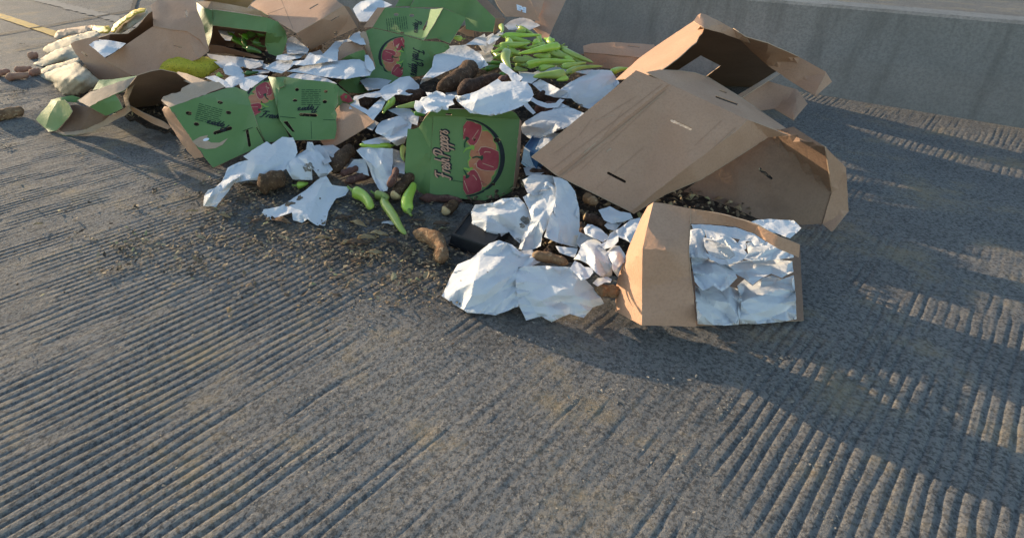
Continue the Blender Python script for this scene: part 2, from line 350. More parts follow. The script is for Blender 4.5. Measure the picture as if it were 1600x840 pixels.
def emblem(panel, fn, name='printed_emblem'):
    P = []
    arc = lambda a0, a1, r, n: [(r*math.cos(R(a0+(a1-a0)*i/n)), r*math.sin(R(a0+(a1-a0)*i/n))) for i in range(n+1)]
    cres = arc(182, 358, 1.0, 28) + [(x*.985, y*(.90 if abs(x) < .97 else .95)) for x, y in arc(356, 184, .985, 28)]
    P.append((INK, 0, [fn(*p) for p in cres]))
    bell = [(-.50,.30),(-.44,.50),(-.27,.57),(-.12,.50),(-.05,.38),(.05,.38),(.12,.50),(.27,.57),(.44,.50),(.50,.30),(.49,0),(.42,-.32),(.30,-.50),(.14,-.52),(0,-.44),(-.14,-.52),(-.30,-.50),(-.42,-.32),(-.49,0)]
    def put(m, layer, shape, a, r0, sc, rot, sx=1.):
        pts = []
        for x, y in shape:
            x, y = x*sc*sx, y*sc; c, d = math.cos(R(rot)), math.sin(R(rot)); x, y = x*c - y*d, x*d + y*c
            x += r0*math.cos(R(a)); y += r0*math.sin(R(a)); r = math.hypot(x, y); k = min(1, .95/max(r, 1e-6)) if y < .12 else 1
            x, y = x*k, min(y*k, .02); pts.append(fn(x, y*.9))
        P.append((m, layer, pts))
    for a, m, sc, r0, tw in ((228, ORANGE, .70, .60, 25), (305, ORANGE, .70, .60, -20), (196, RED, .56, .70, 12), (266, RED, .58, .70, -8), (344, RED, .54, .70, -14)):
        lay = 1 if m is ORANGE else 3; rot = a + 90 + tw                      # stalk towards the middle of the bowl
        put(LIME if m is ORANGE else SALMON, lay-1, bell, a, r0, sc*1.07, rot); put(m, lay, bell, a, r0, sc, rot)
        put(INK_G if m is RED else LIME, lay+1, [(-.13,.36),(-.05,.45),(-.03,.62),(-.12,.80),(-.07,.84),(.03,.66),(.05,.46),(.14,.36),(0,.30)], a, r0, sc, rot)
        put(SALMON, lay+1, [(.22,.34),(.31,.30),(.35,.05),(.31,.02),(.29,.24)], a, r0, sc, rot)
        put(SALMON if m is RED else RED, lay+1, [(-.24,.30),(-.21,.30),(-.27,-.25),(-.30,-.25)], a, r0, sc, rot)
    return tag(decal(name, panel, P, 5), kind='stuff')
def ell(cx, cy, rx, ry, rot=0, n=12):
    c, s = math.cos(R(rot)), math.sin(R(rot))
    return [(cx + rx*math.cos(t)*c - ry*math.sin(t)*s, cy + rx*math.cos(t)*s + ry*math.sin(t)*c) for t in np.linspace(0, 2*math.pi, n, endpoint=False)]
def slot(x0, y0, x1, y1, w):
    L = math.hypot(x1-x0, y1-y0); nx, ny = -(y1-y0)/L*w/2, (x1-x0)/L*w/2
    ex, ey = (x1-x0)/L*w*.4, (y1-y0)/L*w*.4
    return [(x0+nx, y0+ny), (x0-ex, y0-ey), (x0-nx, y0-ny), (x1-nx, y1-ny), (x1+ex, y1+ey), (x1+nx, y1+ny)]
def bar(p, q, w): return slot(p[0], p[1], q[0], q[1], w)[0:1] + [slot(*p, *q, w)[k] for k in (2, 3, 5)]
def raw_edge(panel, pts, w=1.1):
    ctr = np.mean(SURF[panel.name][1], 0); P = []
    q = [tuple(np.array(p) + (ctr-np.array(p))/max(1, np.linalg.norm(ctr-np.array(p)))*w*.7) for p in pts]
    for a, b in zip(q[:-1], q[1:]): P.append((KRAFT_EDGE, 1, bar(a, b, w)))
    o = decal('raw_edge_print', panel, P, 6)
    if o: o.name = 'raw_edge'
    return o
def fine_print(panel, fn, rows=9, seed=1):
    rr = random.Random(seed); P = []
    for i in range(rows):
        y = 1 - 2*(i+.5)/rows; x = -1
        while x < .9:
            l = min(rr.uniform(.25, .8), 1-x); P.append((INK_G, 1, bar(fn(x, y), fn(x+l, y), .95))); x += l + .1
    return decal('fine_print', panel, P, 30)

# ---------------------------------------------------------------- the road
G_ANG = R(40); gs = np.array([math.cos(G_ANG), math.sin(G_ANG)]); gt = np.array([-gs[1], gs[0]])   # along / across the grooves
def axis(a, b, h, far):
    core = np.arange(a, b, h); k = np.geomspace(h*4, far, 22)
    return np.r_[(a - k)[::-1], core, b + k]
sa = axis(-1.9, 5.2, .032, 400); ta = axis(-1.2, 5.4, .0043, 400)
SS, TT = np.meshgrid(sa, ta, indexing='ij')
X, Y = SS*gs[0] + TT*gt[0], SS*gs[1] + TT*gt[1]
def vnoise(x, y, seed):
    r = np.random.default_rng(seed).random((256, 256)); xi, yi = np.floor(x).astype(int), np.floor(y).astype(int); fx, fy = x-xi, y-yi
    fx, fy = fx*fx*(3-2*fx), fy*fy*(3-2*fy); g = lambda a, b: r[a % 256, b % 256]
    return (g(xi, yi)*(1-fx) + g(xi+1, yi)*fx)*(1-fy) + (g(xi, yi+1)*(1-fx) + g(xi+1, yi+1)*fx)*fy
PER = .030
ph = TT/PER + .6*(vnoise(SS*.7, TT*.7, 1)-.5) + .30*(vnoise(SS*6, TT*14, 2)-.5)
groove = -np.clip((-np.cos(ph*2*math.pi) - .4)/.5, 0, 1)*1.9 + .5*vnoise(SS*14, TT*40, 12)
wear = np.clip(1.7*vnoise(SS*1.3, TT*1.9, 3) - .35 + 1.5*(vnoise(SS*5, TT*16, 4)-.5), .08, 1)*(.50 + .50*np.clip((3.4 - np.hypot(X+.6, Y-2.0)), 0, 1))
core = ((SS > -2.0) & (SS < 5.3) & (TT > -1.3) & (TT < 5.5)).astype(float)
H = core*(.0022*groove*wear + .0022*(vnoise(SS*12, TT*55, 5)-.5) + .0016*(vnoise(SS*80, TT*110, 6)-.5) + .004*(vnoise(SS*5, TT*5, 8)-.5))
ns, ntt = SS.shape
idx = np.arange(ns*ntt).reshape(ns, ntt)
quads = np.stack([idx[:-1, :-1], idx[1:, :-1], idx[1:, 1:], idx[:-1, 1:]], -1).reshape(-1, 4)
me = bpy.data.meshes.new('road'); me.vertices.add(ns*ntt)
me.vertices.foreach_set('co', np.stack([X, Y, H - .004], -1).astype(np.float32).ravel())
me.loops.add(quads.size); me.loops.foreach_set('vertex_index', quads.astype(np.int32).ravel())
me.polygons.add(len(quads)); me.polygons.foreach_set('loop_start', np.arange(0, quads.size, 4, dtype=np.int32))
me.polygons.foreach_set('use_smooth', np.ones(len(quads), bool)); me.update(calc_edges=True)
damp = np.zeros(SS.shape)
for px, py, rad in ((120,205,.25),(230,215,.3),(330,270,.3),(400,300,.4),(470,310,.4),(540,320,.45),(600,345,.45),(660,370,.4),(700,410,.35),(430,360,.25),(560,390,.3),(760,470,.3),(900,490,.25)):
    c = at(px, py); damp = np.maximum(damp, np.clip(1.25 - np.hypot(X-c.x, (Y-c.y)*1.3)/rad, 0, 1))
damp = np.clip(damp*(.35 + 1.1*vnoise(SS*6, TT*6, 21)), 0, 1)*.8
da = me.attributes.new('damp', 'FLOAT', 'POINT'); da.data.foreach_set('value', damp.astype(np.float32).ravel())
m, n, b = nodes_of('grooved_concrete')
col = ramp(n, tex_noise(n, 1.3, 8, .65), [(.3, (.16, .153, .144)), (.5, (.215, .203, .189)), (.72, (.27, .25, .222))])
col = mix(n, ramp(n, tex_noise(n, 90, 4, .7), [(.40, (.8, .8, .8)), (.55, (0, 0, 0))]), col, (.055, .052, .05))
col = mix(n, ramp(n, tex_noise(n, 150, 3, .6), [(.60, (0, 0, 0)), (.70, (.8, .8, .8))]), col, (.33, .30, .25))
col = mix(n, ramp(n, tex_noise(n, 2.6, 9, .75), [(.52, (0, 0, 0)), (.68, (.7, .7, .7))]), col, (.30, .23, .135))
va = n.nodes.new('ShaderNodeAttribute'); va.attribute_name = 'damp'
dm = n.nodes.new('ShaderNodeMath'); dm.operation = 'MULTIPLY'; n.links.new(va.outputs['Fac'], dm.inputs[0]); n.links.new(ramp(n, tex_noise(n, 7, 7, .7), [(.38, (.15, .15, .15)), (.56, (1, 1, 1))]), dm.inputs[1])
col = mix(n, dm.outputs[0], col, (.062, .052, .042))
n.links.new(col, b.inputs['Base Color']); b.inputs['Roughness'].default_value = .9; b.inputs['Specular IOR Level'].default_value = .25
bump(n, b, tex_noise(n, 130, 5, .7), .7, .008)
me.materials.append(m); road = bpy.data.objects.new('road', me); C.objects.link(road); tag(road, kind='structure')
lane_dir = np.array([math.cos(R(-40)), math.sin(R(-40))]); lane_n = np.array([-lane_dir[1], lane_dir[0]])
def strip(name, p0, d, s0, s1, w, mat, z, seed, wob=.15):
    d = np.array(d)/np.linalg.norm(d); nn = np.array([-d[1], d[0]]); V = []; F = []; rr = random.Random(seed); k = int((s1-s0)/.06)
    for i in range(k+1):
        c = np.array(p0) + d*(s0 + (s1-s0)*i/k)
        V += [(*(c + nn*w/2*(1+rr.uniform(-wob, wob))), z), (*(c - nn*w/2*(1+rr.uniform(-wob, wob))), z)]
        if i: F.append((2*i-2, 2*i-1, 2*i+1, 2*i))
    return link(name, V, F, mat)
m, n, b = nodes_of('worn_yellow_paint')
col = ramp(n, tex_noise(n, 9, 8, .75), [(.36, (.16, .14, .11)), (.46, (.50, .30, .055)), (.7, (.58, .37, .08))])
n.links.new(col, b.inputs['Base Color']); b.inputs['Roughness'].default_value = .8; bump(n, b, tex_noise(n, 120), .5, .006)
p = at(48, 41)
tag(strip('yellow_edge_line', (p.x, p.y), lane_dir, -14, 3, .13, m, .006, 3, .08), kind='structure')
TAR = noisy('tar_joint', (.018, .018, .019), (.035, .034, .034), 30, .8, .6, .006, 80)
a, b2 = at(0, 54), at(200, 18); dj = (b2.x-a.x, b2.y-a.y)
tag(strip('road_joint', (a.x, a.y), dj, -3, 1.75, .045, TAR, .010, 5, .45), kind='structure')
a, b2 = at(206, 18), at(214, -6); tag(strip('road_joint', (a.x, a.y), (b2.x-a.x, b2.y-a.y), 0, 4, .05, TAR, .012, 6, .5), kind='structure')
a, b2 = at(24, 79), at(85, 66); tag(strip('road_joint', (a.x, a.y), (b2.x-a.x, b2.y-a.y), 0, .9, .035, TAR, .010, 7, .5), kind='structure')
m, n, b = nodes_of('faded_paint'); n.links.new(ramp(n, tex_noise(n, 7, 8, .8), [(.35, (.15, .145, .14)), (.75, (.24, .23, .215))]), b.inputs['Base Color']); b.inputs['Roughness'].default_value = .9
p = at(110, 12); tag(strip('faded_line', (p.x, p.y), lane_dir, -12, 3.5, .2, m, .004, 9, .3), kind='structure')

# ---------------------------------------------------------------- concrete barrier along the road edge
def barrier():
    p0 = np.array([1.79, 5.42]); back = lane_n if lane_n @ np.array([0.64, .77]) > 0 else -lane_n
    prof = [(0, -.05), (.02, .16), (.05, .30), (.075, .64), (.09, .66), (.32, .66), (.335, .64), (.36, .30), (.4, .16), (.42, -.05)]
    ss = np.r_[np.arange(-30, -4, 1.5), np.arange(-4, 4, .06), np.arange(4, 14, .8)]
    V = []; F = []; k = len(prof)
    for i, s in enumerate(ss):
        c = p0 + lane_dir*s
        for j, (o, z) in enumerate(prof):
            h = .004*noise.noise(Vector((s*.9, j*.3, 4)))
            q = c + back*(o+h); V.append((q[0], q[1], z + (h if 0 < j < k-1 else 0)))
        if i:
            for j in range(k-1): F.append(((i-1)*k+j, i*k+j, i*k+j+1, (i-1)*k+j+1))
    F += [tuple(range(k)), tuple((len(ss)-1)*k + j for j in range(k))[::-1]]
    m, n, b = nodes_of('barrier_concrete')
    col = ramp(n, tex_noise(n, 1.7, 8, .7), [(.3, (.20, .20, .195)), (.7, (.27, .268, .26))])
    col = mix(n, ramp(n, tex_noise(n, 60, 5, .75), [(.40, (.6, .6, .6)), (.56, (0, 0, 0))]), col, (.15, .152, .152))
    col = mix(n, ramp(n, tex_noise(n, 75, 4, .7), [(.60, (0, 0, 0)), (.72, (.4, .4, .4))]), col, (.32, .31, .29))
    mp = n.nodes.new('ShaderNodeMapping'); mp.inputs['Scale'].default_value = (5, 5, .5); n.links.new(n.nodes.new('ShaderNodeNewGeometry').outputs['Position'], mp.inputs['Vector'])
    col = mix(n, ramp(n, tex_noise(n, 1.6, 6, .65, mp.outputs[0]), [(.50, (0, 0, 0)), (.72, (.55, .55, .55))]), col, (.10, .098, .092))
    n.links.new(col, b.inputs['Base Color']); b.inputs['Roughness'].default_value = .9; b.inputs['Specular IOR Level'].default_value = .2
    bump(n, b, tex_noise(n, 45, 7, .7), .25, .008)
    o = link('concrete_barrier', V, F, m, smooth=True); o.data.set_sharp_from_angle(angle=R(30))
    tag(o, 'long grey mottled concrete barrier along the road edge behind the spilled boxes', 'barrier')
barrier()

# ---------------------------------------------------------------- the crushed litter under everything
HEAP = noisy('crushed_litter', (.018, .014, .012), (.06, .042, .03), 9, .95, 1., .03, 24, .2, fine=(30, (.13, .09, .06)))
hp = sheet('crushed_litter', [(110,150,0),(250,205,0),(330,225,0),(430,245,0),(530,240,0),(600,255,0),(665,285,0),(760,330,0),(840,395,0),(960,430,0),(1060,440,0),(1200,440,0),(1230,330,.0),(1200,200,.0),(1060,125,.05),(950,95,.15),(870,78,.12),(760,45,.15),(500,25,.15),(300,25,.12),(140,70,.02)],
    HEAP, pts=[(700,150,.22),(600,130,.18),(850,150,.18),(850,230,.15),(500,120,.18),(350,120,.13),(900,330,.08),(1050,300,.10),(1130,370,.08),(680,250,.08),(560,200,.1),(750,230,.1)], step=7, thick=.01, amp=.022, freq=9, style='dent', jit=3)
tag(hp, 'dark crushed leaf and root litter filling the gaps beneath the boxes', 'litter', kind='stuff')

# ---------------------------------------------------------------- cartons
def carton(label, px, py, z=0., name='cardboard_carton', group=None): return Node(name, px, py, z, label, 'box', group)
GG = 'green printed pepper cartons'; BG = 'plain brown cartons'
# --- big tilted brown carton, right
c = carton('big brown carton tilted on its corner with two hand slots, largest at the right', 985, 331, .05, group=BG)
sheet('front_panel', [(1045,131,.598),(1168,187,.5),(1150,205,.46),(1078,258,.33),(985,331,.12),(868,273,.245)], KB, c, holes=[slot(1049,188,1080,202,4.2), slot(950,270,977,284,4.2)], step=9, amp=0.0032, freq=4)
sheet('left_flap', [(994,110,.64),(1045,131,.600),(868,273,.247),(850,259,.27),(830,245,.30)], KB, c, step=9, amp=0.0024, freq=5)
sheet('right_flap', [(1168,187,.5),(1200,199,.46),(1232,212,.42),(1200,215,.40),(1150,247,.33),(1095,281,.25),(1040,304,.18),(990,334,.11),(985,331,.12),(1078,258,.33),(1150,205,.46)], KB, c, step=8, amp=0.0024, freq=5)
sheet('side_panel', [(1010,113,.635),(1030,109,.625),(1060,110,.60),(1085,113,.575),(1108,121,.53),(1150,147,.48),(1200,181,.42),(1236,206,.40),(1200,199,.455),(1168,187,.497),(1045,131,.595)], KB, c, holes=[slot(1119,151,1152,163,3.4), slot(1124,141,1135,145,2)], step=8, amp=0.0024, freq=5)
pan = [o for o in c.children]
raw_edge(pan[1], [(994,110),(830,245)], 1.2); raw_edge(pan[1], [(830,245),(868,273)], .9); raw_edge(pan[0], [(868,273),(985,331)], .9); raw_edge(pan[3], [(1010,113),(1030,109),(1060,110),(1085,113),(1108,121),(1150,147),(1200,181)], .9); raw_edge(pan[2], [(1200,215),(1150,247),(1095,281),(1040,304),(990,334)], .9)
decal('crease', pan[0], [(CREASE, 1, bar(p, q, w)) for p, q, w in (((1041,140),(872,276),1.3),((1150,199),(1042,298),1.0),((1128,188),(1085,228),.7),((1030,152),(905,268),.5),((950,222),(885,272),.6),((1008,228),(930,296),.5))] + [(KRAFT_EDGE, 2, bar(p, q, w)) for p, q, w in (((1039,144),(873,278),.8),((1148,202),(1042,301),.6),((940,215),(912,240),1.6),((955,232),(948,237),2.2))], 12)
decal('crease', pan[1], [(CREASE, 1, bar(p, q, w)) for p, q, w in (((1036,131),(860,266),.8),((995,150),(930,190),.6),((925,185),(905,212),.7),((975,170),(935,225),.5),((900,215),(865,240),.5))] + [(KRAFT_EDGE, 2, bar(p, q, w)) for p, q, w in (((988,121),(999,128),.8),((930,187),(960,180),.6))], 12)
for q in (slot(1049,188,1080,202,4.0),):
    sheet('torn_liner', [(x, y, .40) for x, y in q], PAPER, c, step=4, thick=.001, amp=0.0004)
# --- big open brown carton behind it
c = carton('open brown carton with dark inside, square window hole and sunlit left flap', 1095, 130, .1, group=BG)
sheet('left_flap', [(962,124,.547),(1000,90,.635),(1040,62,.71),(1084,33,.73),(1097,40,.771),(1100,45,.758),(1097,52,.739),(1092,57,.725),(1088,66,.701),(1080,72,.685),(1058,92,.632),(1033,110,.585),(1000,122,.553)], KB, c, plane=[(1084,33,.73),(1080,72,.70),(1033,110,.61)], step=6, amp=0.0048, freq=7, jit=.25)
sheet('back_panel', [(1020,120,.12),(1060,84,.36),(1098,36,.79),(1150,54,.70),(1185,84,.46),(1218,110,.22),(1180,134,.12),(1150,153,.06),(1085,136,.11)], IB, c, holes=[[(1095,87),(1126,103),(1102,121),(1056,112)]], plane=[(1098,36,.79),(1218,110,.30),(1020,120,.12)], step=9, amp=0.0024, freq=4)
sheet('top_rim', [(1084,33,.795),(1090,24,.815),(1095,21,.825),(1103,23,.82),(1125,34,.79),(1145,45,.76),(1166,60,.72),(1172,68,.69),(1150,60,.71),(1125,51,.74),(1100,44,.78)], KB, c, step=6, amp=0.0024, freq=8)
sheet('right_flap', [(1145,45,.755),(1165,58,.73),(1200,68,.70),(1250,90,.60),(1290,112,.55),(1300,128,.50),(1275,150,.45),(1240,130,.47),(1200,103,.53),(1172,78,.62),(1152,58,.71)], KB, c, step=8, amp=0.0032, freq=5)
sheet('bottom_rim', [(1147,152,.37),(1180,132,.42),(1216,110,.46),(1222,113,.46),(1185,136,.42),(1154,156,.37)], [KRAFT_EDGE], c, step=6, amp=0.0012)
sheet('lower_flap', [(1157,156,.35),(1200,127,.42),(1246,140,.40),(1262,162,.36),(1240,188,.32),(1210,170,.31),(1184,173,.30)], KB, c, step=8, amp=0.0024, freq=5)
v = [at(962,124,.40), at(1084,33,.725), at(1098,36,.72), at(1020,120,.12), at(985,126,.05)]
o = link('sun_block_panel', [tuple(q) for q in v], [(0, 1, 2, 3, 4)], KB, c, False); md = o.modifiers.new('thickness', 'SOLIDIFY'); md.thickness = .004  # unseen panel added behind the flap to keep sun off the carton's inside
# --- dark brown carton lying open below it
c = carton('brown carton in shade showing its inner wall, under the big tilted carton', 1180, 330, .05, group=BG)
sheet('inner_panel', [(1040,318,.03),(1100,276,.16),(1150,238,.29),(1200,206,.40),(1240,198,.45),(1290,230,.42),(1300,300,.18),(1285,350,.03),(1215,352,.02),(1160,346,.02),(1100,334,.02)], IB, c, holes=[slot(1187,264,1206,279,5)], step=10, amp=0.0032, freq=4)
sheet('side_flap', [(1290,230,.425),(1322,262,.30),(1326,330,.10),(1300,362,.02),(1285,350,.032),(1300,300,.182)], KB, c, step=9, amp=0.0024, freq=5)
# --- bottom right carton holding paper
c = carton('brown carton at bottom right with sunlit left side, stuffed with white paper', 1040, 450, 0, group=BG)
sheet('front_panel', [(1021,316,.40),(1040,318,.40),(1080,326,.40),(1079,350,.36),(1077,393,.31),(1080,430,.24),(1084,462,.19),(1088,510,.10),(1003,508,.09),(1003,452,.18),(1004,388,.31),(1012,352,.36)], KB, c, step=8, amp=0.0020, freq=6, pts=[(1040,390,.325)])
sheet('side_panel', [(1021,316,.398),(1012,352,.36),(1004,388,.31),(1003,452,.178),(1003,508,.088),(962,486,.015),(962,450,.06),(967,428,.10),(984,382,.19),(1003,338,.31),(1012,322,.37)], KB, c, step=7, amp=0.0016, freq=6)
sheet('right_rim', [(1080,326,.40),(1125,334,.41),(1165,345,.41),(1185,352,.41),(1215,368,.40),(1250,382,.38),(1248,402,.34),(1215,388,.36),(1196,376,.37),(1180,365,.37),(1150,354,.37),(1110,350,.365),(1079,349,.36)], KB, c, step=7, amp=0.0024, freq=6)
sheet('inner_floor', [(1077,393,.04),(1082,345,.14),(1200,366,.14),(1250,385,.12),(1256,500,.012),(1088,508,.012)], IB, c, step=14, amp=0.0024)
pn = [o for o in c.children]
raw_edge(pn[0], [(1080,326),(1079,350),(1077,393),(1080,430),(1084,462)], 1.0); raw_edge(pn[2], [(1080,326),(1125,334),(1165,345),(1185,352),(1215,368)], .9)
# --- flattened carton in front of the barrier
c = carton('low brown carton lying flat against the barrier beside the pepper mound', 970, 100, .1, group=BG)
sheet('top_panel', [(911,72,.40),(925,68,.42),(960,66,.44),(1022,70,.43),(1030,85,.38),(1000,90,.38),(950,85,.37),(912,82,.37)], KB, c, holes=[slot(981,72,999,74,1.6)], step=7, amp=0.0024)
sheet('front_panel', [(912,82,.368),(950,85,.368),(1000,90,.378),(1015,100,.33),(980,112,.28),(940,106,.27),(915,100,.29)], KB, c, step=7, amp=0.0032)
# --- front green carton
c = carton('upright green pepper carton in front with large round pepper emblem and vertical lettering', 735, 307, .02, 'produce_carton', GG)
B_front = sheet('front_panel', [(677,181,.365),(745,183,.36),(812,186,.355),(808,235,.22),(803,285,.085),(799,305,.03),(784,312,.02),(768,314,.018),(720,310,.02),(671,307,.02),(674,240,.20)], GB, c, holes=[ell(741,218,3.4,2.8), ell(776,219,5.6,3.6), ell(770,288,4.2,1.8)], step=7, amp=0.0016, freq=5)
fn = frame(725, 246.5, 61, 64, -1, 0); emblem(B_front, fn)
lettering(B_front, 'Fresh Peppers', frame(692, 243, 1, 1, -1, .06), 76, 23)
decal('crease_print', B_front, [(INK_G, 1, bar((703, 281), (738, 287), .9)), (INK_G, 1, bar((738, 287), (760, 288), .8))])
sheet('side_panel', [(677,181,.363),(667,180,.37),(660,190,.335),(654,199,.30),(646,202,.29),(637,201,.29),(634,235,.20),(632,267,.11),(643,286,.055),(655,300,.015),(671,307,.018),(674,240,.198)], GB, c, step=6, amp=0.0016, freq=7, pts=[(665,240,.2)])
sheet('top_panel', [(667,180,.372),(674,173,.40),(682,169,.415),(700,170,.415),(760,172,.41),(800,174,.405),(806,177,.39),(812,186,.357),(745,183,.362),(677,181,.367)], GB, c, holes=[slot(697,178.5,705,178.8,3)], step=5, amp=0.0012)
sheet('right_panel', [(812,186,.355),(808,235,.22),(803,285,.085),(799,305,.03),(803,304,.03),(811,270,.11),(813,235,.2),(815,190,.335)], KB, c, step=6, amp=0.0008)
# --- left middle carton pair
c = carton('flattened green carton with torn tan edge, vent holes and hand slot, left of centre', 333, 262, 0, 'produce_carton', GG)
H1 = [ell(295,177,5,3.2,10), ell(344,160,4.4,2.8,10), ell(357,176,4.4,2.9,10), ell(307,194,4.4,3,10)]
C1 = sheet('end_panel', [(264,168,.28),(310,152,.30),(350,139,.32),(368,136,.325),(385,143,.315),(392,165,.27),(402,195,.20),(415,225,.11),(400,232,.09),(370,245,.05),(333,262,.008),(317,243,.06),(290,204,.17)], GB, c, holes=H1+[slot(335,208,361,200,5.6), slot(386,204,390,228,4.6), slot(400.5,199,413,222,1.4)], step=7, amp=0.0020, freq=5)
sheet('torn_liner', [(300,221),(312,215),(327,211),(322,219),(330,224),(343,224),(355,217),(348,226),(336,232),(322,233),(308,229)], [KRAFT_EDGE], C1, root=c, z=.12, step=4, thick=.001, amp=0.0004, pts=[]) if False else None
decal('torn_liner', C1, [(KRAFT_EDGE, 1, [(300,221),(312,214),(325,211),(322,218),(330,223),(343,223),(356,216),(348,226),(336,232),(322,233),(310,230)]), (LABEL, 2, ell(322,218,5,2.2,-15))])
fine_print(C1, frame(326, 179, 19, 14, .28, -1), 9, 3)
lettering(C1, 'Peppers', frame(341, 196, 1, 1, -.25, 1), 34, 10, fill=None)
decal('cut_mark', C1, [(INK_G, 1, bar((379, 205), (395, 199), .9))])
C1b = sheet('emblem_panel', [(385,143,.315),(403,132,.33),(419,120,.36),(428,140,.31),(434,165,.25),(440,190,.19),(452,214,.12),(440,219,.105),(416,224,.105),(402,195,.195),(392,165,.267)], GB, c, holes=[ell(409,160,3.8,2.4), ell(397.5,146.5,3.2,2)], step=7, amp=0.0024, freq=6)
fn = frame(424, 163, 42, 42, .55, .83); emblem(C1b, fn)
lettering(C1b, 'Fresh', frame(421, 180, 1, 1, .1, -1), 28, 10, fill=None)
sheet('torn_flap', [(264,168,.278),(257,162,.275),(252,157,.28),(255,151,.29),(268,146,.30),(282,143,.305),(284,138,.32),(300,130,.335),(322,127,.34),(342,128,.335),(352,136,.32),(310,152,.298)], [KRAFT_EDGE, KRAFT_IN], c, step=5, amp=0.0032, freq=10, jit=1)
sheet('side_panel', [(264,168,.279),(257,166,.25),(253,172,.22),(262,190,.16),(282,222,.08),(303,248,.012),(318,245,.055),(290,204,.168)], [KRAFT, KRAFT_IN], c, step=5, amp=0.0024, freq=9, jit=.8)
c = carton('crushed green carton with hand slot and fine print, right of the torn edged one', 490, 217, .08, 'produce_carton', GG)
C2 = sheet('end_panel', [(443,120,.365),(480,125,.365),(512,128,.362),(524,131,.36),(529,135,.345),(527,152,.30),(528,161,.28),(523,170,.25),(526,178,.24),(525,188,.21),(526,203,.17),(523,217,.135),(490,219,.13),(460,219,.13),(448,203,.17),(437,187,.215),(433,165,.265),(430,140,.325),(434,128,.35)], GB, c, holes=[ell(464,140,3.2,2.8), ell(509,143,3,2.4), ell(507.5,159,3.6,2.8), ell(461,157,3.8,2.2), slot(469,179,494,180.5,5), [(442,190),(449,189),(461,206),(457,206)]], step=7, amp=0.0032, freq=7, jit=.5)
fine_print(C2, frame(486, 152, 15, 13, 0.02, -1), 9, 8)
lettering(C2, 'Peppers', frame(482, 171, 1, 1, .05, 1), 32, 9, fill=None)
decal('crease_print', C2, [(INK_G, 1, bar((437, 182), (462, 184.5), .9)), (INK_G, 1, bar((505, 187), (524, 187.5), .9)), (INK_G, 0, bar((486, 189), (487, 217), .6))])
sheet('corner_flap', [(419,120,.362),(430,121,.375),(445,120,.372),(443,128,.36),(445,134,.345),(437,137,.335),(433,150,.30),(432,165,.27),(426,140,.32)], GB, c, step=4, amp=0.0040, freq=12)
sheet('side_panel', [(524,131,.355),(532,138,.33),(543,146,.30),(554,158,.27),(547,163,.25),(536,160,.25),(525,170,.235),(527,150,.30)], GB, c, step=5, amp=0.0024)
decal('print_patch', bpy.data.objects[c.children[-1].name], [(RED, 1, [(531,151),(538,145),(546,149),(552,158),(545,161),(535,158)])])
sheet('torn_flap', [(524,172,.225),(533,160,.25),(545,163,.26),(560,171,.255),(583,187,.235),(586,190,.23),(560,207,.16),(535,222,.11),(512,234,.07),(505,226,.09),(500,219,.10),(523,217,.12),(525,195,.18)], [KRAFT, KRAFT_IN, KRAFT_EDGE], c, step=6, amp=0.0024, freq=6)
# --- far left crumpled green carton and the dark opened one
c = carton('crushed green carton lying open at the far left edge of the pile', 140, 205, 0, 'produce_carton', GG)
sheet('outer_flap', [(56,187,.02),(64,176,.07),(75,164,.12),(80,156,.15),(95,152,.19),(112,149,.21),(122,152,.20),(135,158,.17),(115,160,.17),(95,159,.17),(86,170,.13),(78,185,.07),(72,202,.005)], GB, c, step=5, amp=0.0040, freq=10)
sheet('lit_flap', [(90,158,.175),(100,156,.20),(108,163,.19),(113,174,.16),(106,185,.11),(97,195,.06),(88,204,.02),(76,206,.004),(71,200,.01),(78,178,.10)], GB, c, step=5, amp=0.0036, freq=11)
sheet('corner_panel', [(140,167,.19),(158,157,.23),(179,147,.27),(186,157,.24),(192,169,.20),(178,176,.16),(165,181,.13),(152,174,.16)], GB, c, step=5, amp=0.0016)
sheet('top_flap', [(120,157,.19),(132,150,.22),(142,143,.25),(160,137,.28),(185,128,.30),(200,124,.31),(214,120,.31),(206,130,.295),(196,140,.28),(180,147,.272),(158,157,.232),(140,167,.192)], [KRAFT_EDGE, GREEN], c, step=5, amp=0.0028, freq=9, jit=.8)
sheet('upper_strip', [(145,141,.24),(155,125,.28),(176,124,.285),(190,122,.29),(215,118,.30),(204,126,.295),(185,130,.285),(165,137,.262)], GB, c, step=5, amp=0.0024)
sheet('inner_panel', [(103,165,.15),(120,164,.155),(140,168,.17),(165,181,.115),(172,180,.11),(160,190,.07),(150,195,.05),(125,205,.012),(100,208,.004),(92,203,.012),(104,188,.06)], IG, c, step=6, amp=0.0024)
sheet('bottom_flap', [(88,206,.006),(110,206,.012),(135,202,.03),(155,192,.06),(172,181,.105),(190,172,.155),(200,166,.19),(206,172,.16),(195,181,.12),(178,189,.07),(160,199,.03),(142,207,.006),(118,211,.002),(98,211,.001)], [KRAFT_EDGE, GREEN], c, step=5, amp=0.0024, freq=10, jit=.6)
c = carton('brown carton crushed open with a nearly black interior, beside the torn green one', 235, 185, .02, group=BG)
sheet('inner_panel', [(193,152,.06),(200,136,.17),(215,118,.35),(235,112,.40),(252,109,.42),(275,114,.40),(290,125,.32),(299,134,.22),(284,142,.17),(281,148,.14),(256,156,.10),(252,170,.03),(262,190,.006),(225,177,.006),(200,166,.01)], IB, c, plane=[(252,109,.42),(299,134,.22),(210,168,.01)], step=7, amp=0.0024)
sheet('rim_flap', [(278,112,.30),(292,115,.31),(310,122,.315),(330,130,.32),(345,135,.30),(320,132,.31),(300,132,.30),(282,124,.285),(270,121,.28)], [KRAFT_EDGE, KRAFT_IN], c, step=5, amp=0.0032, freq=10)
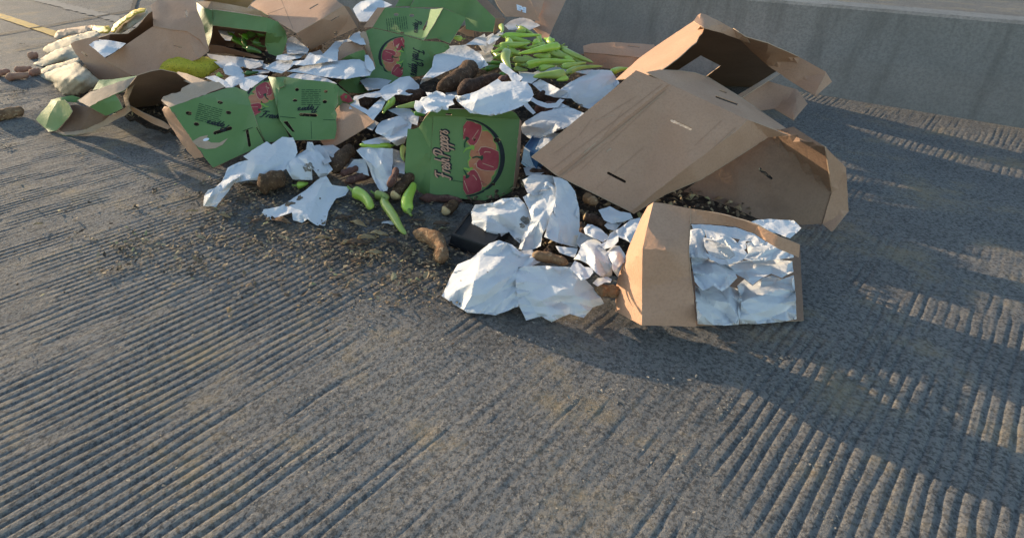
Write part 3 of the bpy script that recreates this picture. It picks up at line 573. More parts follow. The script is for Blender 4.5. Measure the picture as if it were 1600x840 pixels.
sheet('lower_flap', [(194,158,.165),(204,166,.15),(225,177,.13),(255,190,.10),(268,199,.07),(262,202,.06),(240,194,.06),(215,180,.09),(197,168,.12)], KB, c, step=5, amp=0.0016)
sheet('left_rim', [(193,152,.185),(200,136,.26),(215,118,.36),(222,116,.37),(208,136,.27),(200,155,.185),(204,168,.15),(196,166,.15)], [KRAFT_EDGE, KRAFT_IN], c, step=5, amp=0.0020)
# --- open brown carton, upper left
c = carton('open brown carton at upper left standing over the cream sacks', 205, 115, .05, group=BG)
sheet('left_panel', [(110,69,.30),(116,65,.33),(135,60,.36),(152,57,.38),(165,92,.24),(185,106,.19),(205,118,.15),(180,123,.10),(155,126,.07),(140,110,.13),(118,84,.24)], KB, c, holes=[slot(127,81,136,88,3)], step=7, amp=0.0020)
sheet('inner_panel', [(150,60,.30),(172,54,.36),(200,53,.38),(215,42,.44),(232,22,.58),(238,18,.60),(240,44,.38),(205,66,.24),(165,94,.08)], IB, c, step=7, amp=0.0024)
sheet('right_panel', [(163,93,.24),(200,68,.36),(240,41,.47),(265,46,.46),(292,49,.45),(312,62,.39),(326,80,.32),(310,92,.27),(275,104,.20),(243,113,.165),(215,118,.15),(205,118,.152)], KB, c, holes=[slot(271,71,284,75,1.5)], step=8, amp=0.0024, freq=5)
sheet('back_panel', [(236,8,.585),(244,2,.61),(256,-8,.65),(300,-10,.66),(309,18,.57),(318,40,.48),(326,80,.322),(312,62,.392),(292,49,.452),(265,46,.462),(240,41,.472)], KB, c, holes=[slot(291,17,292,26,4)], step=8, amp=0.0024)
ks = [o for o in c.children]
raw_edge(ks[0], [(116,65),(135,60),(152,57),(165,92),(185,106),(205,118)]); raw_edge(ks[2], [(163,93),(200,68),(240,41)]); raw_edge(ks[3], [(236,8),(240,41)]); raw_edge(ks[0], [(205,118),(180,123),(155,126)], .9)
decal('crease', ks[2], [(KRAFT_EDGE, 2, bar((205, 117), (165, 95), 1.2)), (CREASE, 1, bar((203, 96), (240, 113), .7)), (CREASE, 1, bar((245, 62), (300, 88), .6)), (KRAFT_EDGE, 1, bar((240, 43), (292, 51), .9)), (KRAFT_EDGE, 1, bar((190, 80), (222, 60), 1.4))], 10)
decal('crease', ks[3], [(CREASE, 1, bar((262, -4), (258, 44), .6)), (KRAFT_EDGE, 1, bar((242, 8), (243, 40), 1)), (CREASE, 1, bar((250, 27), (314, 50), .7)), (KRAFT_EDGE, 1, bar((262, 20), (290, 30), 1.2))], 10)
# --- green carton holding peppers
c = carton('green carton on its side with long green peppers and paper inside', 365, 88, .15, 'produce_carton', GG)
sheet('front_flap', [(331,15,.53),(375,21,.53),(418,28,.52),(416,50,.43),(372,45,.43),(332,40,.43)], GB, c, step=6, amp=0.0016)
sheet('top_panel', [(309,3,.57),(330,2,.59),(375,10,.585),(408,18,.57),(419,27,.525),(375,20,.535),(331,14,.535),(322,14,.535)], [KRAFT_EDGE, GREEN], c, step=5, amp=0.0020)
sheet('left_panel', [(307,4,.565),(318,12,.545),(331,16,.53),(332,40,.43),(330,58,.35),(326,72,.28),(318,58,.33),(309,42,.40)], GB, c, step=5, amp=0.0024)
sheet('right_panel', [(418,28,.52),(434,34,.50),(446,48,.43),(449,62,.37),(444,78,.29),(438,90,.23),(420,84,.25),(414,70,.31),(416,50,.43)], GB, c, step=6, amp=0.0020)
sheet('inner_back', [(330,30,.46),(374,36,.46),(418,44,.43),(425,62,.27),(408,90,.06),(326,78,.08)], IG, c, step=8, amp=0.0016, pts=[(375,65,.20)])
sheet('bottom_flap', [(326,70,.285),(345,72,.27),(370,79,.245),(392,85,.225),(410,90,.21),(402,91,.20),(380,88,.19),(355,84,.195),(328,83,.20)], [KRAFT, KRAFT_IN], c, step=5, amp=0.0016)
# --- brown carton, upper middle
c = carton('brown carton upside down at top centre with slots and a round hole', 485, 75, .2, group=BG)
sheet('top_panel', [(391,8,.52),(398,2,.55),(412,-10,.60),(515,-10,.68),(527,2,.645),(537,9,.62),(500,31,.55),(463,52,.48),(425,28,.50)], KB, c, holes=[slot(484,14,497,6.5,1.8)], step=8, amp=0.0024, freq=5)
decal('tape_seam', bpy.data.objects[c.children[-1].name], [(KRAFT_IN, 1, bar((418, 22), (445, 12), .8)), (KRAFT_IN, 1, bar((438, -4), (458, 46), .8))])
sheet('front_panel', [(463,52,.478),(500,31,.548),(537,9,.618),(548,26,.53),(558,43,.44),(522,60,.36),(486,78,.29),(474,66,.37)], KB, c, holes=[slot(517,33,529,25.5,1.6), ell(525,52,3.4,4)], step=7, amp=0.0020)
sheet('end_panel', [(537,9,.617),(545,11,.60),(560,32,.48),(562,44,.42),(558,44,.435),(548,26,.528)], IB, c, step=6, amp=0.0016)
c = carton('brown carton cut by the top edge behind the pepper filled green carton', 355, 5, .3, group=BG)
sheet('front_panel', [(312,-12,.68),(404,-12,.68),(395,2,.60),(386,13,.53),(360,8,.545),(318,1,.57)], KB, c, step=7, amp=0.0024)
# --- top green carton
c = carton('green pepper carton at top centre with round emblem at left and raised flap', 620, 118, .2, 'produce_carton', GG)
J1 = sheet('end_panel', [(582,43,.46),(592,27,.53),(602,12,.60),(640,12.5,.605),(673,14.5,.605),(668,36,.53),(660,62,.445),(630,54,.45)], GB, c, holes=[ell(619,23,3.8,2.3), ell(643.5,24.5,3.8,2.4), ell(628,51.5,3.4,1.4), ell(605,48.5,2,.9), slot(661.5,47,668.5,33.5,3.4)], step=6, amp=0.0016)
fine_print(J1, frame(620, 37.5, 10, 17, 1, -.12), 10, 5)
lettering(J1, 'Peppers', frame(652, 41, 1, 1, 1, .1), 20, 10, fill=None)
sheet('torn_flap', [(568,43,.455),(578,28,.525),(590,12,.60),(602,12,.60),(592,27,.53),(582,43,.46)], [KRAFT, KRAFT_IN], c, step=5, amp=0.0016)
sheet('raised_flap', [(692,13,.645),(710,20,.62),(728,28,.585),(716,48,.51),(703,68,.435),(682,60,.45),(664,62,.445),(678,38,.545)], GB, c, step=6, amp=0.0020)
sheet('fold_panel', [(673,14.5,.607),(684,14,.63),(692,13,.647),(678,38,.547),(662,63,.447),(658,63,.443),(668,36,.532)], GB, c, step=4, amp=0.0024, freq=10)
J2 = sheet('emblem_panel', [(571,49,.44),(582,44,.458),(630,55,.448),(660,63.5,.44),(690,66,.43),(701,70,.42),(703,75,.395),(694,82,.365),(678,86,.345),(677,100,.28),(668,117,.215),(640,121,.20),(618,122,.195),(600,116,.21),(588,108,.235),(580,80,.325)], GB, c, holes=[ell(620,74,2.6,1.8), ell(626,111,3.6,1.2), ell(607,108,1.8,.9)], step=6, amp=0.0028, freq=6)
fn = frame(630, 90, 33, 39, 1, .06); emblem(J2, fn)
lettering(J2, 'Fresh Peppers', frame(651, 97, 1, 1, 1, .1), 42, 17, fill=None)
sheet('left_panel', [(562,53,.43),(567,49,.445),(572,50,.442),(581,80,.322),(588,108,.232),(582,104,.24),(575,86,.29)], [KRAFT_EDGE, KRAFT_IN], c, step=5, amp=0.0012)
c = carton('dark green carton panel lying flat under the top centre carton', 590, 140, .15, 'produce_carton', GG)
sheet('end_panel', [(528,130,.235),(545,119,.265),(585,104,.27),(625,122,.215),(618,128,.20),(590,140,.18),(565,146,.17),(545,145,.175)], GB, c, holes=[slot(562,131,578,124,3)], step=6, amp=0.0016)
lettering(bpy.data.objects[c.children[-1].name], 'Peppers', frame(570, 121, 1, 1, .35, -1), 24, 8, fill=None)
c = carton('green and tan carton flap half buried behind the long white paper', 545, 88, .2, 'produce_carton', GG)
sheet('side_flap', [(528,94,.30),(529,75,.36),(538,66,.39),(555,68,.38),(567,74,.35),(576,96,.27),(560,94,.285),(545,93,.29)], [KRAFT, KRAFT_IN], c, step=5, amp=0.0028)
sheet('green_flap', [(533,93,.305),(545,86,.34),(560,80,.36),(569,78,.36),(576,97,.28),(560,94.5,.295)], GB, c, step=5, amp=0.0016)
# --- green panel behind
c = carton('tall green carton behind the top centre one, lit at its left tip', 740, 50, .2, 'produce_carton', GG)
sheet('side_panel', [(640,12,.60),(652,-8,.68),(735,-10,.70),(752,8,.63),(774,29,.54),(771,50,.455),(750,50,.45),(728,46,.46),(726,27,.53),(692,12,.60)], GB, c, step=8, amp=0.0024)
sheet('corner_flap', [(617,11,.60),(622,3,.63),(628,-8,.68),(650,-8,.68),(641,10,.60),(632,10,.60)], GB, c, step=5, amp=0.0032)
sheet('inner_panel', [(730,-10,.68),(752,-8,.67),(770,8,.60),(790,30,.50),(782,46,.43),(771,53,.40),(774,29,.52),(752,8,.61)], IG, c, step=6, amp=0.0020)
sheet('lower_flap', [(728,40,.465),(740,38,.47),(741,58,.38),(730,56,.39),(716,49,.43)], KB, c, step=5, amp=0.0016)
c = carton('brown carton with a white label at the top edge above the pepper mound', 810, 30, .3, group=BG)
L1 = sheet('front_panel', [(768,-10,.66),(822,-10,.66),(834,12,.57),(843,33,.48),(836,32,.48),(812,26,.50),(790,26,.50),(778,10,.57)], KB, c, step=7, amp=0.0020)
decal('label', L1, [(LABEL, 1, [(807,7),(822,12),(822,21),(808,16)]), (LABEL_B, 2, bar((810,11), (820,14.5), 1)), (LABEL_B, 2, bar((810,14), (820,17.5), .8))])
sheet('side_flap', [(822,-10,.64),(852,-10,.64),(847,15,.53),(841,28,.47),(834,12,.55)], KB, c, step=7, amp=0.0020)
c = carton('flat brown carton panel leaning on the barrier behind the pepper mound', 855, 60, .2, group=BG)
sheet('front_panel', [(838,-10,.62),(889,-10,.62),(874,22,.50),(862,48,.39),(855,64,.34),(846,58,.35),(832,44,.39),(841,20,.50)], KB, c, step=7, amp=0.0020)

# ---------------------------------------------------------------- sacks
def pillow(name, outline, mat, zc, label, cat, pts, step=3, amp=.012, freq=9, group=None, folds=None):
    o = sheet(name, outline, mat, None, z=zc, pts=pts, step=step, thick=.006, amp=amp*.22, freq=freq, style='dent', jit=.6, fold=folds, relax=10, crisp=False)
    return tag(o, label, cat, group)
SG = 'cream sacks at the far left'
pillow('cloth_sack', [(67,79,.0),(70,73,.04),(90,63,.10),(120,54,.16),(150,47,.2),(157,53,.2),(140,62,.17),(113,71,.13),(88,80,.06),(74,84,.0)], SACK, .1, 'narrow cream sack lying behind the other sacks, ending at a dark frayed tip', 'sack', [(110,62,.2),(85,71,.12)], group=SG, folds=(-21, 5.5, .02))
pillow('cloth_sack', [(52,100,.0),(66,90,.03),(85,79,.08),(112,70,.16),(122,82,.14),(124,92,.1),(105,96,.07),(80,102,.02),(62,104,0)], SACK, .1, 'flat cream sack pointing left, second sack from the back', 'sack', [(95,85,.16),(75,94,.08)], group=SG, folds=(-21, 5.5, .02))
pillow('cloth_sack', [(64,110,.0),(72,104,.04),(95,98,.09),(122,90,.15),(126,96,.14),(100,106,.09),(75,114,.02),(63,117,.0)], SACK, .1, 'thin cream sack fold wedged between the flat sack and the fat one', 'sack', [(95,102,.13)], group=SG, folds=(-40, 10, .035))
pillow('cloth_sack', [(62,118,.0),(75,112,.06),(98,104,.12),(120,97,.18),(136,108,.2),(150,121,.17),(156,126,.15),(145,138,.1),(132,147,.04),(115,150,0),(98,148,0),(86,138,0),(82,130,0),(70,124,0)], SACK, .1, 'fat bulging cream sack with ruffled end, nearest of the sacks', 'sack', [(110,118,.24),(125,125,.24),(100,128,.16),(88,122,.14),(105,138,.1)], amp=.012, freq=12, group=SG, folds=(-40, 10, .035))
pillow('flattened_board', [(84,58,.02),(90,48,.06),(110,44,.09),(148,39,.14),(150,44,.13),(138,50,.1),(110,54,.05),(90,62,.01)], [KRAFT_EDGE, KRAFT_IN], .05, 'flattened tan board scrap beyond the sacks near the yellow line', 'board scrap', [], step=5, amp=.006)
pillow('mesh_sack', [(144,46,.15),(146,41,.17),(158,41,.2),(170,40,.22),(174,46,.2),(168,52,.17),(154,52,.15)], MESHY, .2, 'small bright yellow mesh bag end behind the open brown carton', 'mesh sack', [(160,46,.24)], step=4, amp=.01)
pillow('mesh_sack', [(173,50,.18),(178,38,.24),(192,28,.3),(207,18,.34),(218,14,.36),(228,14,.36),(231,20,.34),(222,30,.3),(205,44,.24),(188,53,.18)], SACK, .2, 'pale sack with a yellow hem resting against the open brown carton', 'sack', [(200,36,.33)], step=4, amp=.012)
pillow('sack_hem', [(173,50,.2),(178,38,.26),(192,28,.325),(207,17,.365),(218,13,.385),(228,13,.385),(226,18,.375),(212,22,.37),(196,32,.33),(184,42,.27),(178,51,.21)], MESHY, .2, 'bright yellow woven band along the top of the pale sack', 'band', [], step=3.5, amp=.008)
pillow('mesh_sack', [(240,112,.17),(239,96,.21),(244,87,.25),(258,84,.27),(285,83,.28),(310,86,.27),(335,93,.25),(349,101,.22),(340,108,.19),(326,118,.15),(318,122,.13),(300,122,.13),(270,118,.14)], MESHG, .2, 'yellow green mesh sack lying full behind the crushed dark carton', 'mesh sack', [(262,98,.25),(285,95,.265),(308,99,.245),(285,108,.21),(330,104,.22)], step=4, amp=.006, freq=14)

# ---------------------------------------------------------------- peppers and roots
def tube(path, rad, nseg, lobes=0, lobe_amp=0., bumps=0., bfreq=30, seed=0, flat=1.):
    V, F = [], []; n = len(path); up0 = Vector((.13, -.3, 1))
    for i in range(n):
        t = (path[min(i+1, n-1)] - path[max(i-1, 0)]).normalized()
        a = t.cross(up0).normalized(); b = a.cross(t)
        for k in range(nseg):
            th = 2*math.pi*k/nseg; r = rad[i]*(1 + lobe_amp*math.cos(lobes*th + seed + i*.12))
            q = path[i] + a*(r*math.cos(th)) + b*(r*flat*math.sin(th))
            if bumps: q = q + (q-path[i])*(bumps*noise.noise(q*bfreq + Vector((seed, 0, 0))) + bumps*.5*noise.noise(q*bfreq*2.7))
            V.append(tuple(q))
    for i in range(n-1):
        for k in range(nseg):
            F.append((i*nseg+k, i*nseg+(k+1) % nseg, (i+1)*nseg+(k+1) % nseg, (i+1)*nseg+k))
    F += [tuple(range(nseg))[::-1], tuple(range((n-1)*nseg, n*nseg))]
    return V, F
def curve(p0, p1, bend, n, wig=0., seed=0):
    rr = random.Random(seed); d = p1-p0; side = Vector((-d.y, d.x, 0)); 
    if side.length < 1e-6: side = Vector((1, 0, 0))
    ph, ph2 = rr.uniform(0, 6), rr.uniform(0, 6)
    out = []
    for i in range(n):
        u = i/(n-1); q = p0 + d*u + side*(bend*4*u*(1-u) + wig*math.sin(u*5+ph)) + Vector((0, 0, .12*d.length*abs(bend)*4*u*(1-u)))
        out.append(q)
    return out
def depth(p): return (p - Vector((0, 0, CAM_H))).dot(Vector((0, cp, -sp)))
NP = [0]
def pepper(x0, y0, z0, x1, y1, z1, r, label, bend=0., mat=None, group=None, stem=True, blunt=.22, end=1.):
    """(x0,y0) is the stalk end, (x1,y1) the tip; r in photo pixels"""
    NP[0] += 1; s = NP[0]; rr = random.Random(s*13)
    p0, p1 = at(x0, y0, z0), at(x1, y1, z1); R0 = .92*r*depth((p0+p1)/2)/FPX
    n = 13; path = curve(p0, p1, bend + .05*math.sin(s*2.3), n, .045, s); rad = []
    for i in range(n):
        u = i/(n-1)
        sh = math.sin(min(1, u/.13 + .18)*math.pi/2)**.7
        body = 1.02 - (1-blunt)*max(0, u-.25)/.75*.95
        tip = math.sqrt(max(0.02, 1-(max(0, u-.86)/.14)**2))
        rad.append(R0*sh*body*tip*(1+.05*math.sin(7*u+s)))
    V, F = tube(path, rad, 14, 3, .09, .05, 22, s)
    o = link('green_pepper', V, F, mat or PEPPER); tag(o, label, 'pepper', group or 'green peppers')
    if stem:
        t = (path[0]-path[2]).normalized(); q = [path[0] + t*(-.004 + R0*1.5*k/4) + Vector((0, 0, R0*.35*(k/4)**2)) for k in range(5)]
        V, F = tube(q, [R0*.62, R0*.34, R0*.2, R0*.2, R0*.24], 8, 5, .15, 0, 1, s)
        link('stem', V, F, STEM, o, True, np.array(o.location))
    return o
def root_veg(x0, y0, z0, x1, y1, z1, r, label, mat=None, bend=0., cat='yam', name='yam', cut=None, group='yams', taper=.75, bumps=.16):
    NP[0] += 1; s = NP[0]
    p0, p1 = at(x0, y0, z0), at(x1, y1, z1); R0 = r*depth((p0+p1)/2)/FPX; n = 18
    path = curve(p0, p1, bend, n, .03, s)
    rad = [R0*(.25 + .75*math.sin(min(1, (i/(n-1))/.2)*math.pi/2))*(1-(1-taper)*i/(n-1))*(math.sqrt(max(.05, 1-(max(0, i/(n-1)-.82)/.18)**2)))*(1+.1*math.sin(i*.9+s)) for i in range(n)]
    if cut: rad[0] = rad[1] = R0*.8
    V, F = tube(path, rad, 18, 2, .06, bumps, 14, s)
    o = link(name, V, F, mat or YAM); tag(o, label, cat, group)
    if cut:
        t = (path[0]-path[1]).normalized(); V, F = tube([path[0] - t*R0*.15, path[0] + t*R0*.12, path[0] + t*R0*.22], [R0*.80, R0*.72, R0*.35], 14, 3, .1, .12, 40, s)
        link('cut_end', V, F, FLESH, o, True, np.array(o.location))
    # root hairs
    if r > 7:
        V2, F2 = [], []
        for k in range(26):
            i = random.randrange(2, n-2); th = random.uniform(0, 6.28); a = Vector(V[0]) if False else path[i]
            d = Vector((math.cos(th), -abs(math.sin(th))*.6, math.sin(th))).normalized(); w = .0007
            b0 = a + d*rad[i]*.95; b1 = b0 + d*R0*random.uniform(.12, .35) + Vector((random.uniform(-1, 1), random.uniform(-1, 1), 0))*R0*.15
            sd = d.cross(Vector((.3, .2, 1))).normalized()*w; m0 = len(V2)
            V2 += [tuple(b0-sd), tuple(b0+sd), tuple(b1)]; F2.append((m0, m0+1, m0+2))
        h = link('root_hairs', V2, F2, mat or YAM, o, False, np.array(o.location)); h['kind'] = 'stuff'
    return o
MP = 'green peppers in the mound'
def mz(py, dz=0): return .43 - (py-50)*.0021 + dz
mound = [ # stalk x,y, tip x,y, r, bend, lift, label
 (786,57,846,54,5,-.03,.02,'long straight green pepper lying along the top of the mound'),
 (811,43,838,55,4.5,0,0,'green pepper at the very back of the mound, peak of the heap'),
 (790,62,767,83,6.2,.22,.02,'hooked green pepper curling down at the left edge of the mound'),
 (780,73,829,67,6.6,-.06,.03,'curved green pepper with dark stalk end facing left, upper left of the mound'),
 (794,59,832,67,4.6,.05,.01,'slim green pepper sloping just under the topmost one'),
 (838,70,839,62,6.5,0,.02,'green pepper seen end on as a pale disc in the mound'),
 (840,57,853,70,4.4,0,0,'short green pepper leaning right behind the pale disc shaped end'),
 (858,62,876,72,5.2,-.3,.02,'curled green pepper at the upper right of the mound'),
 (874,72,808,83,7.2,.05,.045,'largest long green pepper across the middle of the mound'),
 (793,75,813,87,7,.0,.015,'green pepper plunging under the largest one from the left'),
 (791,79,794,113,8.4,0,.06,'bright upright green pepper standing at the left front of the mound'),
 (787,86,768,91,4.6,.08,.03,'small green pepper with a pale yellow tip pointing left'),
 (801,94,843,92,5.4,-.1,.03,'yellowish curved green pepper right of the upright one'),
 (860,89,833,87,5.8,0,.02,'stubby green pepper with its stalk end facing right, mid mound'),
 (821,102,898,95,7,.05,.045,'long fat green pepper with bulging left end, lower mound'),
 (868,81,899,93,6.2,-.06,.03,'green pepper sloping down right, beside the rightmost long one'),
 (878,77,926,99,6,-.05,.035,'long green pepper sliding off the right side of the mound'),
 (874,77,887,73,4,0,.02,'small green pepper tip poking up at the right shoulder of the mound'),
 (876,104,917,98,5.2,-.05,.04,'green pepper lying low under the right slope'),
 (884,114,941,103,5,.04,.06,'pale tipped long green pepper on the white paper at the mound edge'),
 (882,115,833,121,8.4,.04,.065,'wide dull green pepper lying on white paper in front of the mound'),
 (886,122,870,126,5,0,.06,'short green pepper stub beside the wide dull one'),
 (955,114,984,107,6,.04,.04,'lone green pepper between the white paper and the big brown carton'),
 (805,101,828,103,5,0,.0,'shaded green pepper under the yellowish curved one'),
 (803,108,825,110,4.4,0,.02,'thin green pepper at the bottom front of the mound'),
 (785,40,783,51,4.4,0,.02,'green pepper poking out beside the grey paper at the back left'),
 (872,92,858,91,5,0,.01,'green pepper end in the notch at mid right of the mound'),
 (800,70,830,76,5.5,0,-.01,'green pepper buried beneath the upper left ones'),
 (845,78,868,84,5.5,0,-.01,'green pepper buried beneath the largest one'),
 (850,98,880,101,5.5,0,.0,'green pepper buried behind the long fat one'),
 (815,92,846,99,5.6,.05,.0,'green pepper buried between the upright and the long fat one'),
 (850,70,822,76,5.2,.08,.015,'green pepper wedged above the largest one'),
 (866,66,850,60,5,.1,.02,'green pepper peeking behind the curled one'),
 (890,92,915,101,5,.05,.02,'green pepper tucked under the rightmost long one'),
 (782,92,770,78,5.4,.1,.0,'green pepper under the hooked one on the left'),
 (880,88,905,104,5.2,.0,.03,'green pepper crossing the lower right slope'),
 (842,108,868,104,5.4,.08,.035,'green pepper below the long fat one beside grey paper'),
 (822,50,806,49,4.6,.0,.0,'green pepper lying behind the topmost straight one'),
 (856,80,884,90,5.6,-.1,.03,'green pepper lying across the right middle of the mound'),
 (812,83,788,90,5.2,.1,.0,'green pepper under the one plunging from the left'),
]
for x0, y0, x1, y1, r, bd, dz, lab in mound: pepper(x0, y0, mz(y0, dz), x1, y1, mz(y1, dz), r, lab, bd, None, MP)
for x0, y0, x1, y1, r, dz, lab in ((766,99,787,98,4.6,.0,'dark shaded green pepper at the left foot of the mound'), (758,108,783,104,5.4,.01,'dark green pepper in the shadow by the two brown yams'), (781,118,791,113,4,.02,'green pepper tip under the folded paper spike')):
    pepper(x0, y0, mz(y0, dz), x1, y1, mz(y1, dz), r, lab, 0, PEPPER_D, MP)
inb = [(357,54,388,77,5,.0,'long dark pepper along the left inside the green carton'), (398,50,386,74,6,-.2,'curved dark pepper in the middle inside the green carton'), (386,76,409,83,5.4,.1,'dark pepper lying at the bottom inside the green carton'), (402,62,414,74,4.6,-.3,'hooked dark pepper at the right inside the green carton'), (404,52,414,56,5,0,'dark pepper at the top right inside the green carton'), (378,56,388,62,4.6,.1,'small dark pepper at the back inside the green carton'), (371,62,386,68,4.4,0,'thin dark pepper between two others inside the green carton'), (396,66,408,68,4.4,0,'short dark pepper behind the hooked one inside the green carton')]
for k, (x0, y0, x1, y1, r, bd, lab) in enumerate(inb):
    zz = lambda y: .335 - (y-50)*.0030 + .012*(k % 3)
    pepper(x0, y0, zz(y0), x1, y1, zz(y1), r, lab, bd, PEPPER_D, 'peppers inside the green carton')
pepper(553,298,.035,583,325,.03,10.5,'plump green pepper on the road left of the bent one', .03, blunt=.5)
pepper(588,303,.03,603,312,.03,8.5,'bent stubby green pepper behind the tapering one on the road', .1, blunt=.6)
pepper(601,311,.035,640,367,.012,8.4,'long tapering green pepper on the road reaching the tan yam', -.05, blunt=.45)
pepper(641,331,.035,645,285,.075,9.6,'upright green pepper leaning on the front green carton', .03, blunt=.55)
pepper(612,228,.155,561,227,.15,5.6,'green pepper lying level on white paper left of the front carton', 0, blunt=.6)
pepper(613,154,.25,601,178,.22,6.2,'green pepper end standing among the papers above the kraft flap', 0)
pepper(652,163,.255,618,167,.24,5.2,'green pepper half hidden behind the crumpled paper knot', .03)
pepper(628,228,.16,632,252,.115,5.2,'yellow green pepper squeezed behind the left side of the front carton', 0, PEPPER_Y)
pepper(464,290,.03,482,286,.035,6.4,'small lime pepper end peeking under white paper on the road', 0)
pepper(648,176,.27,664,181,.26,5,'green pepper under the paper knot beside the carton top', 0, PEPPER_D)
pepper(722,61,.40,702,57,.42,4.6,'green pepper tucked under the raised carton flap', 0)
pepper(340,117,.23,349,120,.22,4.6,'small green pepper beside the yellow green mesh sack', 0)
pepper(383,115,.25,405,113,.25,4,'dark green pepper among torn papers above the emblem panel', 0, PEPPER_D)
root_veg(686,140,.315,739,103,.37,15.5,'largest dark brown yam leaning up between papers', None, -.05, taper=.95)
root_veg(720,148,.335,782,121,.335,13.5,'second dark brown yam lying right of the largest', None, .05, taper=.9)
root_veg(782,126,.44,800,117,.42,5.5,'small reddish root poking through folded white paper', YAM_R, 0)
root_veg(402,289,.05,446,279,.07,16,'round dark yam under the long twisted paper on the road', None, .02, taper=.9)
root_veg(517,266,.06,553,231,.10,11.5,'dark yam with a pale scar between papers left of centre', None, .02, taper=.95)
root_veg(648,362,.025,690,408,.03,12.5,'curved tan yam on the road at the front, alone', YAM_T, .16, taper=.85, bumps=.2)
root_veg(608,292,.09,620,262,.13,7,'reddish dark root beside the hanging white paper', YAM_R, 0)
root_veg(618,306,.045,642,272,.09,11,'dark yam with a broken pale end left of the front carton', None, 0, cut=True)
root_veg(697,330,.03,712,315,.03,9.5,'dark yam with a small pale cut tip below the front carton', None, 0, cut=True)
root_veg(655,309,.02,722,314,.012,7,'long reddish root squashed under the front green carton', YAM_R, .02, bumps=.25)
root_veg(556,160,.23,584,158,.23,9.5,'dark yam wrapped in torn paper right of the crushed carton', None, 0)
root_veg(618,153,.235,664,146,.25,10,'dark yam in shadow below the top centre carton', None, 0)
root_veg(832,396,.12,888,411,.10,9,'tan brown yam poking out between bottom papers', YAM_T, 0)
root_veg(914,338,.13,953,354,.11,8.5,'brown yam with a yellow broken face below the big tilted carton', YAM, 0, cut=True)
root_veg(911,307,.15,934,317,.15,9,'tan yam tip just under the bottom edge of the big tilted carton', YAM_T, 0)
root_veg(930,452,.07,972,455,.06,11,'brown hairy yam at the left foot of the bottom right carton', YAM_T, 0)
root_veg(-14,182,.035,38,173,.035,10.5,'brown yam alone on the road at the far left edge', YAM_T, .02)
root_veg(828,268,.15,862,274,.13,7,'dark root end under the left corner of the big tilted carton', YAM, 0)
root_veg(396,111,.22,425,113,.22,6,'dark root lying in torn paper under the long white sheet', YAM_R, 0)
root_veg(480,78,.27,503,73,.27,8,'brown yam below the upside down brown carton', YAM_T, 0)
root_veg(838,148,.255,885,162,.24,10,'dark yam in shadow under the bunched white sheet', YAM, 0)
root_veg(835,172,.23,872,164,.24,9,'dark purple root in the hollow between two white sheets', YAM_R, 0)
root_veg(540,285,.02,588,268,.03,7,'reddish root lying on the road behind the plump pepper', YAM_R, 0)
for a in ((532,272,.05,560,262,.06,6,'slim reddish root in front of the dark yam with the pale scar',YAM_R),(586,300,.03,606,305,.03,6,'small brown root between the plump pepper and the broken yam',YAM),(742,318,.02,770,322,.02,6,'short dark root in the shadow under the front green carton',YAM),(655,196,.17,668,200,.17,5,'small dark root end behind the front carton edge',YAM),(905,348,.11,918,372,.10,7,'dark root left of the yellow faced yam',YAM),(850,392,.08,862,398,.08,6,'dark root end under the small folded paper',YAM),(700,150,.27,722,158,.27,6,'dark root below the largest yam',YAM),(604,262,.09,612,290,.06,5.5,'thin dark root standing beside the hanging pouch paper',YAM_R),(470,120,.28,492,118,.28,5,'reddish root under the soiled paper strip',YAM_R),(988,352,.10,1000,378,.08,6,'dark root against the sunlit side of the bottom right carton',YAM)):
    root_veg(*a[:8], a[8])
SP = 'sweet potatoes on the road at far left'
for x0, y0, x1, y1, r, lab in ((-8,116,16,111,6,'pinkish sweet potato cut by the left photo edge'), (8,122,46,117,6.5,'longest pinkish sweet potato in the cluster at far left'), (22,110,50,107,5.5,'reddish sweet potato behind the longest one at far left'), (46,115,64,111,6,'short sweet potato touching the sack end'), (43,88,60,86,6,'single round sweet potato set apart behind the cluster')):
    root_veg(x0, y0, .028, x1, y1, .028, r, lab, YAM_P, .05, 'sweet potato', 'sweet_potato', None, SP)

